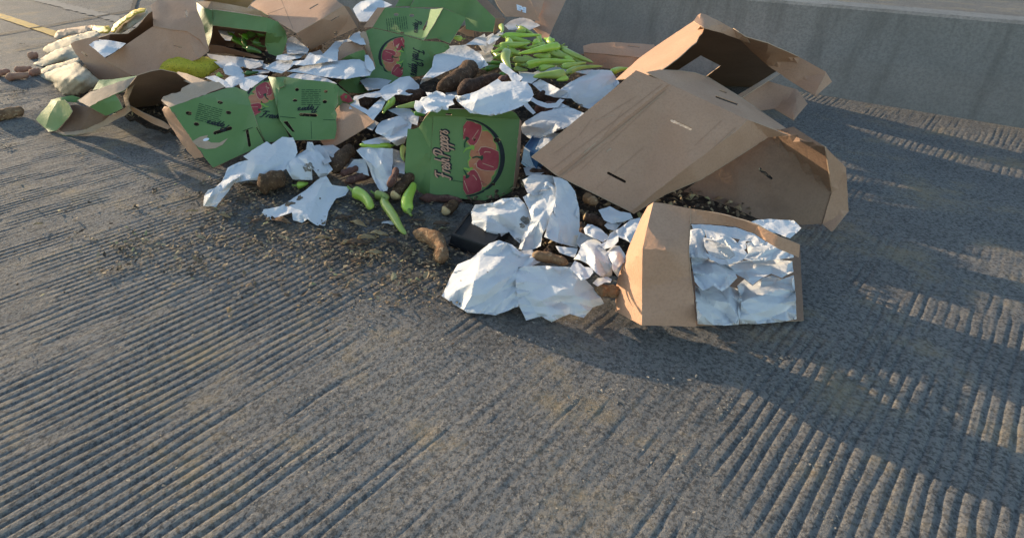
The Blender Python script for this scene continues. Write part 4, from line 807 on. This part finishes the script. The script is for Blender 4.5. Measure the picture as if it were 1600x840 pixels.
# ---------------------------------------------------------------- white wrapping papers
WG = 'white wrapping papers'
def paper(label, outline, z, pts=(), mat=None, amp=.014, freq=13., step=2.6, jit=1.0):
    zm = np.mean([q[2] if len(q) > 2 else z for q in outline]); pts = [(q[0], q[1], q[2]*.55 + .45*zm) for q in pts]
    hsh = random.Random(len(label)*31 + int(outline[0][0]))
    o = sheet('paper_sheet', outline, mat or PAPER, None, z=z, pts=pts, step=2.4, thick=.0006, amp=amp*.07, freq=freq*.9, style='crumple', jit=.3, lift=amp*.62, gap=8.5)
    oc = [q[:2] for q in outline]; n = len(oc); area = abs(sum(oc[i][0]*oc[(i+1) % n][1] - oc[(i+1) % n][0]*oc[i][1] for i in range(n)))/2
    if area > 500:                                   # rims of the sheet folded back over itself
        S, outer, _, org = SURF[o.name]; m = len(outer); oa = np.array(outer); ctr = oa.mean(0)
        for _k in range(2 if area > 1500 else 1):
            i = hsh.randrange(m); run = [oa[(i+j) % m] for j in range(hsh.choice((4, 5, 6)))]; wd = hsh.uniform(3.5, 8)
            inn = [p + (ctr-p)/max(1, np.linalg.norm(ctr-p))*wd*hsh.uniform(.5, 1.2)*(0.15 if j in (0, len(run)-1) else 1) for j, p in enumerate(run)]
            poly = [tuple(p) for p in run] + [tuple(p) for p in inn[::-1]]
            v2, f = triangulate(poly, [], 2.4, .2); ok = inside(v2[f].mean(1)[:, 0], v2[f].mean(1)[:, 1], oa); f = f[ok]
            if len(f) < 4: continue
            d = np.array([min(np.hypot(*(q-p)) for p in np.array(resample(poly[:len(run)], 2, 0))) for q in v2])
            V = [S([q], .003 + .007*min(1, dd/4))[0] for q, dd in zip(v2, d)]
            link('folded_edge', V, f, mat or PAPER, o, True, org)
    return tag(o, label, 'paper', WG)
paper('long white paper twisted to a knotted end, lowest at the left on the road', [(318,322,.012),(319,306,.05),(325,297,.07),(335,294,.06),(347,283,.06),(356,262,.08),(372,254,.09),(388,250,.10),(380,244,.09),(400,231,.13),(417,221,.15),(424,226,.15),(441,214,.17),(458,215,.17),(462,224,.16),(465,238,.14),(461,246,.12),(450,262,.10),(430,275,.075),(415,280,.07),(385,282,.06),(366,286,.04),(352,305,.02),(342,317,.01),(338,323,.01)], .1, [(328,308,.075),(400,258,.15),(360,285,.08),(430,240,.18),(420,262,.13)], amp=.010)
paper('white paper folded like a cup beside the knotted long paper', [(447,263),(455,250),(462,243),(478,234),(480,222,.16),(488,222,.16),(492,230),(500,238),(509,250,.10),(520,265,.08),(510,275,.06),(500,279,.06),(494,270),(487,262),(488,281,.06),(472,281,.06),(457,280,.06)], .12, [(480,250,.18),(465,255,.15)], amp=.016)
paper('grey crumpled paper bit right of the cup shaped paper', [(488,228),(500,226),(512,238),(518,252),(508,257),(498,246)], .11, mat=PAPER_D)
paper('white paper sheet spread flat on the road with brown stains', [(409,333,.01),(412,327,.02),(438,322,.03),(455,312,.035),(480,295,.05),(500,278,.08),(510,275,.09),(519,289,.06),(548,293,.04),(540,305,.03),(525,310,.03),(513,330,.02),(508,352,.008),(495,352,.008),(480,342,.02),(472,348,.01),(458,344,.012),(456,332,.03),(440,337,.02),(425,344,.008)], .04, [(495,305,.085),(480,320,.06)], amp=.012)
paper('grey white paper bunched left of the front carton top', [(586,205),(590,195),(597,189),(610,185),(630,178),(640,172),(646,180),(642,200),(636,213),(632,224,.17),(620,228,.16),(612,222),(600,213),(588,208)], .21, [(615,200,.26)], mat=PAPER)
paper('white paper torn open around a yam, right of the crushed green carton', [(545,170),(553,151),(558,149),(563,166),(575,172),(590,158),(598,150),(604,155),(596,172),(583,188),(572,178),(560,171)], .25, amp=.010)
paper('thin paper flap arched over the yam right of the crushed carton', [(553,151),(572,146),(592,142),(598,150),(588,153),(570,151),(558,156)], .27, mat=PAPER_D, amp=.006)
paper('pale crumpled paper strip below the top centre green carton', [(592,143),(600,135),(612,130),(625,121),(640,119),(655,133),(655,144),(640,149),(618,148),(604,158),(597,152)], .265, [(635,135,.31)], mat=PAPER)
paper('white paper hanging in a pouch above the broken yam', [(557,235,.15),(563,231),(575,230),(614,232,.16),(614,250,.13),(612,270,.10),(605,298,.05),(595,300,.05),(583,280,.06),(577,262,.09),(568,248,.12)], .15, [(596,255,.17)], amp=.012)
paper('small white paper corner lying by the reddish root', [(541,263,.05),(553,249,.08),(570,248,.09),(577,275,.05),(560,270,.04)], .07, amp=.008)
paper('pale paper strip above the level green pepper', [(565,221),(585,216),(600,213),(613,219),(608,225),(570,225)], .17, amp=.006, mat=PAPER)
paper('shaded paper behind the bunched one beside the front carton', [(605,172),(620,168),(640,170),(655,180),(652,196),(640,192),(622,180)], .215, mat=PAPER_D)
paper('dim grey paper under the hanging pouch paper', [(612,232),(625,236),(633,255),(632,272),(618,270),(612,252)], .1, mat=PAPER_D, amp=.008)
paper('wide white sheet draped over the top of the front green carton', [(711,149,.43),(720,150),(735,146),(750,140),(770,128),(778,123),(784,128),(800,127),(823,128),(830,137),(834,148),(828,158),(815,166,.45),(800,172,.44),(780,179,.42),(767,181,.42),(735,177,.42),(725,168,.43),(714,158,.42)], .46, [(770,150,.5),(745,157,.49),(800,140,.5)], amp=.014, freq=10)
paper('crumpled paper knot twisted at the upper left corner of the front carton', [(647,168),(649,157),(655,158),(659,152),(668,151),(665,144),(676,145),(682,142),(692,145),(697,149),(705,147),(713,150),(707,156),(710,163),(701,166),(700,172),(690,171),(684,176),(672,174),(664,178),(652,175)], .43, [(665,150,.46),(660,165,.45),(680,158,.47),(695,152,.45),(690,166,.44)], amp=.05)
paper('pointed paper fold rising from the draped sheet toward the peppers', [(780,106),(782,99),(787,98),(792,103),(803,112),(817,121),(812,128),(800,127),(794,117),(784,111)], .45, amp=.006)
paper('flat bluish white sheet propped behind the largest yam', [(678,88),(690,80),(702,72),(727,70),(730,72),(752,86),(763,102),(750,108,.31),(740,100),(728,96),(712,106),(695,113),(677,122),(656,132,.28),(660,123),(675,105)], .35, [(700,90,.37)], amp=.008, freq=8)
paper('small white paper triangle behind the propped sheet', [(727,70),(742,60),(757,53),(760,62),(760,72),(745,70)], .385, amp=.006)
paper('white sheet bunched and draped in front of the pepper mound', [(831,131,.30),(844,124,.32),(858,131),(875,140),(890,129),(905,121),(918,116),(895,112),(925,109),(955,110,.35),(968,130,.31),(955,143,.29),(945,153,.27),(932,168,.24),(920,170,.23),(905,165,.24),(893,154,.28),(865,152,.28),(850,147,.28)], .33, [(925,123,.38),(890,143,.33)], amp=.018, freq=10)
paper('lower white sheet folded square beside the big tilted carton', [(814,198,.25),(820,190),(845,175),(862,172),(875,160),(885,165),(915,178),(902,190),(880,201),(850,213,.22),(835,221,.18),(816,208,.21)], .28, [(850,190,.31)], amp=.012, freq=9)
paper('thin white paper strip looping over the dark hollow', [(829,150),(840,157),(855,162),(868,161),(875,154),(882,156),(872,168),(855,169),(840,164),(828,157)], .285, amp=.006)
paper('narrow white paper strip dropping into the dark hollow', [(818,160),(824,160),(837,176),(833,179),(819,166)], .29, amp=.003)
paper('small jagged paper scrap left of the big tilted carton edge', [(833,242,.17),(838,230),(843,219),(862,204),(866,208),(874,208),(858,222),(848,232),(840,242,.17)], .22, amp=.008)
paper('bluish grey paper tucked under the front peppers', [(810,112),(833,114),(850,104),(872,103),(892,112),(882,119),(860,112),(845,120),(830,131),(815,127)], .305, amp=.010)
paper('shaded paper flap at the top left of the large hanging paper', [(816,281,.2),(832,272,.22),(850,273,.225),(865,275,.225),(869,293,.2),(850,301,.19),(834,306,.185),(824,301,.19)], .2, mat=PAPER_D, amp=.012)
paper('smooth white sheet hanging below the big tilted carton, curled at its foot', [(864,276,.235),(874,277,.235),(886,283,.225),(898,298,.2),(905,325,.165),(906,352,.13),(902,387,.075),(890,384,.09),(872,379,.11),(850,370,.125),(858,345,.16),(867,318,.19),(869,295,.215)], .18, amp=.012)
paper('narrow folded sheet left of the smooth hanging one, reaching down to a point', [(842,287,.2),(855,283,.215),(868,292,.21),(872,316,.185),(862,345,.15),(847,368,.12),(845,384,.08),(826,392,.05),(810,389,.05),(817,368,.09),(831,346,.13),(824,322,.16),(817,308,.17),(829,300,.19)], .17, [(850,310,.21),(843,345,.17)], amp=.022)
paper('crumpled white paper with a grey dirt patch right of the black tray', [(732,361,.03),(738,345,.05),(736,332,.08),(742,320,.11),(770,317,.13),(785,310,.15),(810,308,.16),(820,318,.15),(826,330,.14),(831,345,.12),(822,362,.09),(812,380,.05),(803,372,.05),(795,362,.06),(775,374,.02),(765,370,.03),(755,358,.05),(745,356,.05)], .1, [(780,335,.17),(760,345,.11)], amp=.020, freq=11)
paper('big sunlit white paper at the bottom of the pile', [(690,462,.004),(698,446,.01),(706,428,.03),(715,413,.05),(735,405,.08),(750,392,.11),(765,380,.13),(780,375,.14),(800,382,.13),(815,395,.11),(830,398,.11),(845,409,.10),(830,416,.10),(810,417,.10),(806,428,.09),(812,450,.06),(810,478,.03),(775,492,.008),(730,488,.004)], .08, [(770,420,.15),(740,440,.10),(790,400,.16)], amp=.016, freq=9)
paper('white paper with a curled rim right of the big sunlit one', [(806,420,.10),(820,416,.11),(845,415,.11),(870,416,.11),(890,417,.11),(905,428,.10),(918,440,.09),(935,456,.06),(944,474,.03),(926,480,.02),(912,496,.008),(890,490,.012),(862,503,.005),(846,494,.01),(822,500,.006),(812,480,.02),(806,450,.07)], .08, [(860,445,.11),(845,470,.07),(900,462,.08)], amp=.024)
paper('small folded paper between the large lobe and the tan yam', [(868,384),(885,386),(903,388),(898,402),(884,398),(874,394)], .105, amp=.006)
paper('rounded crumpled paper ball left of the bottom right carton', [(896,405,.10),(903,396),(908,382),(918,375),(927,373),(937,377),(945,388),(952,400),(957,415),(956,430,.08),(948,434,.07),(938,431),(929,424),(918,412),(906,406)], .14, [(930,400,.20)], amp=.016, freq=11)
paper('torn paper flap curling in front of the paper ball', [(891,418),(898,407),(906,411),(914,417),(925,418),(927,426),(920,434),(908,438)], .15, amp=.008)
paper('ragged paper scrap just above the hairy yam', [(926,442),(934,434),(948,432),(956,436),(954,441),(945,441),(934,447)], .12, amp=.006)
paper('oblong folded paper under the yellow faced yam', [(912,357),(918,350),(926,351),(938,357),(950,368),(951,373),(942,378),(925,371),(914,365)], .155, [(930,362,.18)], amp=.008)
paper('twisted paper piece linking the oblong fold and the ball', [(937,382),(948,376),(953,365),(961,360),(967,364),(966,377),(957,386),(945,389)], .165, amp=.014)
paper('small round crumpled paper beside the carton left side', [(947,394),(958,383),(968,384),(977,398),(978,408),(966,418),(958,423),(956,410)], .15, [(964,400,.19)], amp=.014, freq=15)
paper('white folded scrap against the lower corner of the big tilted carton', [(935,328),(953,322),(968,330),(985,333),(989,341),(972,347),(955,349),(944,344)], .15, [(965,338,.18)], amp=.010)
paper('grey folded scrap below the white folded scrap', [(950,346),(972,348),(962,360),(950,358),(944,352)], .145, mat=PAPER_D)
paper('white crumple squeezed between both brown cartons', [(962,360),(974,352),(985,343),(1000,340),(1004,345),(998,352),(985,379),(976,374),(966,370)], .165, amp=.014)
paper('upright white paper with a bright left edge in the bottom right carton', [(1071,364),(1078,359),(1090,357),(1104,359),(1100,372),(1102,388),(1107,404),(1090,402),(1076,402),(1074,382)], .255, [(1088,378,.275)], amp=.012)
paper('white rolled paper curling over in the mouth of the bottom right carton', [(1101,359),(1115,361),(1132,366),(1148,375),(1160,386),(1168,397),(1160,406),(1140,413),(1136,406),(1149,399),(1143,388),(1128,379),(1112,373),(1104,371)], .30, [(1130,372,.32),(1155,392,.31)], amp=.010)
paper('inner fold of the rolled paper in the bottom right carton', [(1099,371),(1112,372),(1128,378),(1144,388),(1150,398),(1138,405),(1122,403),(1108,397),(1101,385)], .262, [(1120,387,.285)], amp=.012)
paper('lower lip of the rolled paper in the bottom right carton', [(1101,394),(1112,399),(1124,404),(1138,405),(1141,413),(1126,412),(1110,406)], .288, amp=.006)
paper('small looped paper rim right of the rolled paper', [(1153,379),(1158,371),(1168,367),(1178,367),(1185,373),(1187,381),(1179,384),(1174,376),(1165,377),(1166,388),(1162,390)], .30, amp=.008)
paper('white paper running to the right from the rolled one', [(1166,380),(1176,377),(1184,382),(1200,377),(1238,386),(1240,402),(1205,406),(1172,407),(1162,404),(1169,396)], .262, [(1195,392,.28)], amp=.014)
paper('bluish crumpled paper under the rolled one in the bottom right carton', [(1079,403),(1092,401),(1105,404),(1120,409),(1134,412),(1148,423),(1152,434),(1140,446),(1128,455),(1114,446),(1098,454),(1086,440)], .23, [(1115,425,.26)], amp=.03)
paper('white paper fold inside the bottom right carton, its edge dipping to a point', [(1137,412),(1155,408),(1180,405),(1205,404),(1238,408),(1240,424),(1222,434),(1205,427),(1192,433),(1176,445),(1162,434),(1150,428)], .225, [(1180,418,.245)], amp=.02)
paper('rumpled paper ball at the lower left inside the bottom right carton', [(1086,446),(1098,452),(1112,445),(1128,453),(1140,447),(1154,452),(1160,468),(1158,488,.13),(1154,507,.115),(1130,508,.115),(1108,507,.115),(1090,506,.115),(1088,480)], .165, [(1120,470,.19)], amp=.028)
paper('shaded paper behind the rolled one in the bottom right carton', [(1080,350),(1110,351),(1150,355),(1180,366),(1196,377),(1190,382),(1160,374),(1120,368),(1085,362)], .20, amp=.010)
paper('dim rumpled paper in the lower right corner of the bottom right carton', [(1152,446),(1163,436),(1176,446),(1192,434),(1206,430),(1222,436),(1240,430),(1243,462),(1245,498,.115),(1220,503,.115),(1190,505,.115),(1156,506,.115),(1158,472)], .17, [(1195,460,.19)], amp=.026)
paper('white paper edge showing above the bottom right carton rim', [(1168,348),(1185,343),(1200,342),(1240,344),(1252,356),(1235,372),(1200,360),(1184,351)], .36, amp=.008)
paper('long smooth white sheet lying behind the crushed green carton', [(448,112),(470,105),(495,100),(520,96),(548,93),(562,93),(575,99),(584,108),(578,118),(560,120),(540,124),(505,120),(470,114)], .315, [(520,108,.36),(555,105,.36)], amp=.008, freq=7)
paper('white paper strip with a turned up end above the long smooth sheet', [(456,101),(458,96),(475,94),(484,82),(492,86),(503,86),(513,77),(524,65),(545,61),(553,64),(540,66),(533,70),(528,82),(528,95),(510,97),(475,103)], .345, [(500,92,.38)], amp=.012)
paper('narrow white paper strip left of the turned up one', [(431,93),(433,87),(450,84),(474,82),(478,84),(468,91),(445,95)], .32, amp=.008)
paper('pale torn paper left of the long smooth sheet', [(411,107),(421,101),(432,95),(455,92),(460,100),(452,108),(440,115),(425,112)], .295, amp=.012)
paper('grey tangled paper below the pepper filled carton', [(323,84),(340,86),(360,88),(385,91),(412,95),(410,103),(400,107),(390,108),(380,104),(362,109),(345,106),(332,95)], .24, [(370,98,.28)], mat=PAPER_D, amp=.02, freq=15)
paper('crumpled paper right of the mesh sack', [(348,108),(354,100),(362,97),(372,101),(379,110),(382,118),(366,120),(352,116)], .25, [(364,108,.29)], amp=.016, freq=15)
paper('bluish sheet standing behind the red emblem panel', [(374,132),(382,121),(405,117),(419,119),(402,131),(386,143),(376,138)], .30, amp=.008)
paper('thin paper between the torn tan flap and the mesh sack', [(320,121),(336,118),(348,124),(358,131),(368,137),(352,137),(338,129)], .275, amp=.012)
paper('knotted paper behind the torn tan flap', [(350,126),(358,120),(372,116),(382,119),(377,131),(362,136),(352,133)], .27, [(364,126,.3)], amp=.016)
paper('grey sheet crumpled under the upside down brown carton', [(447,62),(456,57),(462,59),(470,67),(483,77),(480,84),(465,84),(449,84)], .335, mat=PAPER_D, amp=.016)
paper('white paper bag with holes behind the top centre carton', [(556,8),(563,3),(575,0),(592,-2),(613,8),(602,12),(592,13),(583,25),(573,34),(562,34),(556,24),(551,14)], .47, [(578,8,.54)], amp=.014)
paper('small white paper at the left corner of the top centre carton', [(545,61),(552,53),(562,49),(567,58),(572,70),(563,70),(553,66)], .40, amp=.012)
paper('translucent white scrap on the lower left of the top centre carton', [(570,86),(575,86),(583,97),(586,108),(580,112),(573,108),(570,98)], .33, amp=.01)
paper('soiled paper strip behind the top edge of the crushed green carton', [(448,120),(458,115),(480,116),(512,123),(527,131),(512,129),(480,126)], .345, mat=PAPER_D, amp=.012)
paper('grey paper at the back of the pepper mound under the labelled carton', [(788,40),(797,33),(812,28),(824,28),(838,36),(844,40),(828,47),(808,46),(795,47)], .43, mat=PAPER_D, amp=.012)
paper('narrow pale paper at the left back of the pepper mound', [(760,66),(770,57),(783,48),(787,52),(778,62),(764,70)], .41, amp=.006)
paper('white paper inside the pepper filled green carton', [(338,42),(350,40),(372,43),(366,52),(360,64),(352,63),(345,55)], .33, amp=.01)
paper('crumpled white paper lying in the open brown carton', [(139,70),(146,65),(155,62),(170,63),(186,66),(197,68),(190,74),(178,82),(163,90),(154,82)], .35, [(165,72,.40)], amp=.012, freq=11)
paper('dusty pale paper right of the tall green carton', [(745,68),(756,60),(770,52),(778,60),(768,80),(758,84)], .33, mat=PAPER_D)

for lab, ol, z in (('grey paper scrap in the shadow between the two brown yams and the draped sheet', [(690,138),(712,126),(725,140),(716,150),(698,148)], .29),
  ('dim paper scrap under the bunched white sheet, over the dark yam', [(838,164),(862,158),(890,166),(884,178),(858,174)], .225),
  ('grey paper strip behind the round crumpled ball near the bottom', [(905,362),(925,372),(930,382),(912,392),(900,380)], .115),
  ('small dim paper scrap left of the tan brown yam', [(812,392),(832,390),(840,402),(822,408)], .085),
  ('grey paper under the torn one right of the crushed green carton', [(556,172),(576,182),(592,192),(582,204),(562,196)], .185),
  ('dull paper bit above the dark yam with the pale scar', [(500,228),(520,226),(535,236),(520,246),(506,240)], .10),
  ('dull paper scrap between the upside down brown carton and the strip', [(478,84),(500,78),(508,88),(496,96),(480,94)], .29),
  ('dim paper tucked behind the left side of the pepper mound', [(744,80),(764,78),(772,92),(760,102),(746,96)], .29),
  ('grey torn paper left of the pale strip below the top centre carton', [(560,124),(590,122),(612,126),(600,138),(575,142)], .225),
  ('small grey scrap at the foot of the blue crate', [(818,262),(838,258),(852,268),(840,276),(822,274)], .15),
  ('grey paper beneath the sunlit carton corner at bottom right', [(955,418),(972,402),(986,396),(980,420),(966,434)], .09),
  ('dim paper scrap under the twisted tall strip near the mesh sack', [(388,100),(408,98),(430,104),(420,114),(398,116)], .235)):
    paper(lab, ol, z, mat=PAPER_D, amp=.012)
def stained(word, patches):
    for o in list(C.objects):
        if o.get('label', '').startswith(word):
            for m, cx, cy, rx, ry, rot, sd in patches:
                rr = random.Random(sd); decal('soil_patch', o, [(m, 1, [(cx + (x-cx)*k, cy + (y-cy)*k) for (x, y), k in ((q, rr.uniform(.55, 1.15)) for q in ell(cx, cy, rx, ry, rot, 14))])], 2.5)
SOIL = noisy('dry_soil', (.07, .05, .035), (.22, .17, .12), 60, .95, .6, .006, 90)
SOILG = noisy('grey_soil', (.13, .12, .105), (.30, .28, .25), 60, .95, .6, .006, 90)
stained('white paper sheet spread flat', [(SOIL, 468, 309, 6, 4, -30, 1), (SOIL, 452, 318, 9, 4, -10, 2), (SOIL, 500, 310, 2, 1.4, 0, 3)])
stained('crumpled white paper with a grey dirt', [(SOILG, 822, 345, 9, 8, 40, 4), (SOILG, 816, 352, 5, 4, 10, 5)])
stained('white paper folded like a cup', [(SOILG, 482, 262, 9, 9, 0, 6), (SOIL, 497, 266, 1.6, 1.2, 0, 7)])
stained('big sunlit white', [(SOIL, 720, 438, 1.2, 1, 0, 8), (SOIL, 762, 425, 1.4, 1, 0, 9)])

# ---------------------------------------------------------------- trays
def tray(name, quad, z, h, mat, label, cat):
    base = [at(x, y, z) for x, y in quad]; V = []; F = []
    cc = sum(base, Vector())/4
    ring = lambda s, dz: [tuple(cc + (p-cc)*s + Vector((0, 0, dz))) for p in base]
    V = ring(1.03, 0) + ring(1.03, .012) + ring(1, .012) + ring(.95, h-.006) + ring(.93, h) + ring(.85, h) + ring(.84, h-.006)
    for a, b in ((0, 1), (1, 2), (2, 3), (3, 4), (4, 5), (5, 6)):
        for k in range(4): F.append((a*4+k, a*4+(k+1) % 4, b*4+(k+1) % 4, b*4+k))
    F += [(3, 2, 1, 0), (24, 25, 26, 27)]
    return tag(link(name, V, F, mat, smooth=False), label, cat)
tray('plastic_tray', [(702,383),(765,405),(800,360),(730,345)], .004, .055, PLASTIC, 'black plastic tray on the road below the front green carton', 'tray')
tray('plastic_crate', [(815,255),(838,272),(862,240),(836,225)], .12, .09, BLUE, 'dark blue plastic crate in the gap right of the front carton', 'crate')

# ---------------------------------------------------------------- small dry litter on the road
def flakes(name, n, sampler, size, mat, seed, zmax=.004):
    rr = random.Random(seed); V, F = [], []
    for _ in range(n):
        x, y = sampler(rr); s = rr.uniform(*size)*(1 if rr.random() < .9 else 1.7); a = rr.uniform(0, 6.28); k = rr.choice((4, 5, 6)); tilt = rr.uniform(-.5, .5); b = len(V)
        z0 = rr.uniform(.003, .003+zmax)
        for j in range(k):
            t = a + 6.283*j/k; r = s*rr.uniform(.45, 1); dx, dy = r*math.cos(t), r*.6*math.sin(t)
            V.append((x+dx*math.cos(a)-dy*math.sin(a), y+dx*math.sin(a)+dy*math.cos(a), z0 + abs(tilt)*s*.6 + tilt*dx*.8 + rr.uniform(0, .25)*s))
        V.append((x, y, z0 + s*rr.uniform(.15, .5)))
        F += [(b+j, b+(j+1) % k, b+k) for j in range(k)]
    o = link(name, V, F, mat, smooth=False, origin=np.zeros(3)); return o
m, n, b = nodes_of('dry_husk'); g = n.nodes.new('ShaderNodeNewGeometry')
n.links.new(ramp(n, g.outputs['Random Per Island'], [(0, (.05, .032, .022)), (.35, (.11, .075, .045)), (.7, (.24, .165, .09)), (.95, (.38, .29, .17)), (1, (.24, .25, .11))]), b.inputs['Base Color']); b.inputs['Roughness'].default_value = .85; HUSK = m
def blob(cx, cy, sx, sy):
    def f(rr):
        p = at(min(1300, cx + rr.gauss(0, sx)), max(60, cy + rr.gauss(0, sy))); return p.x, p.y
    return f
def multi(bl):
    w = [q[0] for q in bl]; fs = [blob(*q[1:]) for q in bl]; r0 = random.Random(77); hubs = [rr_(r0) for rr_ in r0.choices(fs, w, k=150)]
    def f(rr):                                       # most of it lies in small drifts
        if rr.random() < .6:
            h = rr.choice(hubs); q = abs(rr.gauss(0, .045)); a = rr.uniform(0, 6.28); return h[0] + 1.6*q*math.cos(a), h[1] + q*math.sin(a)
        return rr.choices(fs, w)[0](rr)
    return f
tag(flakes('dry_litter', 5500, multi([(3,430,290,60,22),(4,560,330,70,30),(3,600,390,60,30),(3,330,330,90,40),(3,420,400,140,40),(1,150,330,120,70),(1,30,140,40,30),(1.5,700,420,50,30),(2.5,520,380,90,30),(1.5,250,400,60,20),(2,620,440,90,40)]), (.003, .0145), HUSK, 4), 'small dry husk and leaf crumbs scattered over the road before the pile', 'litter', kind='stuff')
tag(flakes('stone_grit', 6000, multi([(3,300,380,220,70),(2,150,280,150,60),(2,60,150,50,40),(2,550,480,300,60),(2,800,620,400,120)]), (.0018, .0055), noisy('grit', (.16, .145, .125), (.36, .32, .26), 200, .9), 5), 'fine stone grit scattered over the grooved road', 'grit', kind='stuff')
def on_heap(n, seed):
    S, outer, _, org = SURF['crushed_litter']; rr = random.Random(seed); oa = np.array(outer); V, F = [], []
    xy = np.array([(rr.uniform(110, 1280), rr.uniform(25, 470)) for _ in range(n*3)]); xy = xy[inside(xy[:, 0], xy[:, 1], oa)][:n]
    for p in S(xy):
        s = rr.uniform(.006, .026); a = rr.uniform(0, 6.28); k = rr.choice((4, 5)); b = len(V); tx, ty = rr.uniform(-.8, .8), rr.uniform(-.8, .8)
        for j in range(k):
            t = a + 6.283*j/k; r = s*rr.uniform(.5, 1); dx, dy = r*math.cos(t), r*.55*math.sin(t); V.append((p[0]+dx*math.cos(a)-dy*math.sin(a), p[1]+dx*math.sin(a)+dy*math.cos(a), p[2] + .008 + s*.5 + tx*dx + ty*dy))
        V.append((p[0], p[1], p[2] + .012 + s*rr.uniform(.6, 1))); F += [(b+j, b+(j+1) % k, b+k) for j in range(k)]
    return link('heap_scraps', V, F, HUSK, smooth=False, origin=np.zeros(3))
tag(on_heap(3500, 9), 'brown and tan scraps of husk caught in the gaps of the pile', 'litter', kind='stuff')
def leaf(px, py, s, a, mat, label, name='dry_leaf', cat='leaf', z=.012):
    p = at(px, py, z); n = 9; V, F = [], []; rr = random.Random(int(px*7+py))
    for i in range(n):
        u = i/(n-1); w = s*.38*math.sin(math.pi*min(1, u*.92+.06))*rr.uniform(.75, 1.15)
        for k in (-1, -.35, .35, 1):
            x, y = (u-.5)*s*2, k*w; zz = .25*s*abs(k)**1.5*rr.uniform(.3, 1) + .12*s*math.sin(u*5+a)
            V.append((p.x + x*math.cos(a)-y*math.sin(a), p.y + x*math.sin(a)+y*math.cos(a), p.z + zz))
        if i:
            for k in range(3): F.append(((i-1)*4+k, (i-1)*4+k+1, i*4+k+1, i*4+k))
    o = link(name, V, F, mat); md = o.modifiers.new('t', 'SOLIDIFY'); md.thickness = .0015
    return tag(o, label, cat, 'dry scraps on the road')
DRY = noisy('dry_leaf_tan', (.26, .17, .08), (.40, .29, .15), 40, .85, .6, .004, 90); DRYD = noisy('dry_leaf_dark', (.07, .045, .03), (.16, .10, .06), 40, .85, .6, .004, 90)
for px, py, s, a, mt, lab in ((575,372,.05,.3,DRY,'curled tan leaf left of the tan yam'),(592,366,.045,-.2,DRY,'tan leaf touching the tip of the tapering pepper'),(560,380,.05,.1,DRYD,'dark dried leaf in front of the curled tan one'),(543,378,.035,.8,DRY,'small tan leaf at the left of the leaf cluster'),(590,345,.035,.5,DRYD,'dark dry scrap under the bent pepper'),(612,378,.04,-.4,DRYD,'dark scrap beside the tan yam'),(472,272,.035,.4,DRYD,'dark scrap under the twisted white paper'),(440,346,.05,-.3,YAM_T,'brown flap scrap under the stained white sheet'),(390,290,.04,.2,DRYD,'dark leaf scrap left of the round yam'),(540,340,.05,.5,DRYD,'brown dried leaf below the plump pepper'),(560,350,.045,-.5,DRY,'tan crumpled leaf below the plump pepper'),(585,395,.035,.1,DRY,'lone tan leaf scrap nearest the camera'),(60,350,.02,.5,DRY,'tiny tan scrap on the sunlit road at left'),(610,350,.04,.0,PAPER_D,'pale shredded scrap beside the tapering pepper'),(690,350,.04,.2,DRYD,'dark scrap left of the black tray'),(380,312,.035,.6,DRYD,'dark scrap right of the knotted paper end'),(352,338,.03,-.4,DRY,'tan scrap below the knotted paper end'),(400,345,.035,.9,DRYD,'brown scrap left of the stained sheet'),(505,372,.035,.2,DRY,'tan scrap below the stained white sheet'),(530,362,.03,-.6,DRYD,'dark scrap right of the stained sheet'),(640,395,.03,.5,DRYD,'dark scrap in front of the tan yam'),(560,410,.03,-.2,DRYD,'small dark scrap nearest the photo bottom at centre'),(300,330,.028,.4,DRY,'tan scrap on the shadow edge of the road'),(515,318,.03,1.0,DRY,'tan scrap between the stained sheet and the plump pepper'),(655,345,.03,.1,DRYD,'dark scrap between the upright pepper and the tan yam')):
    leaf(px, py, s, a, mt, lab)
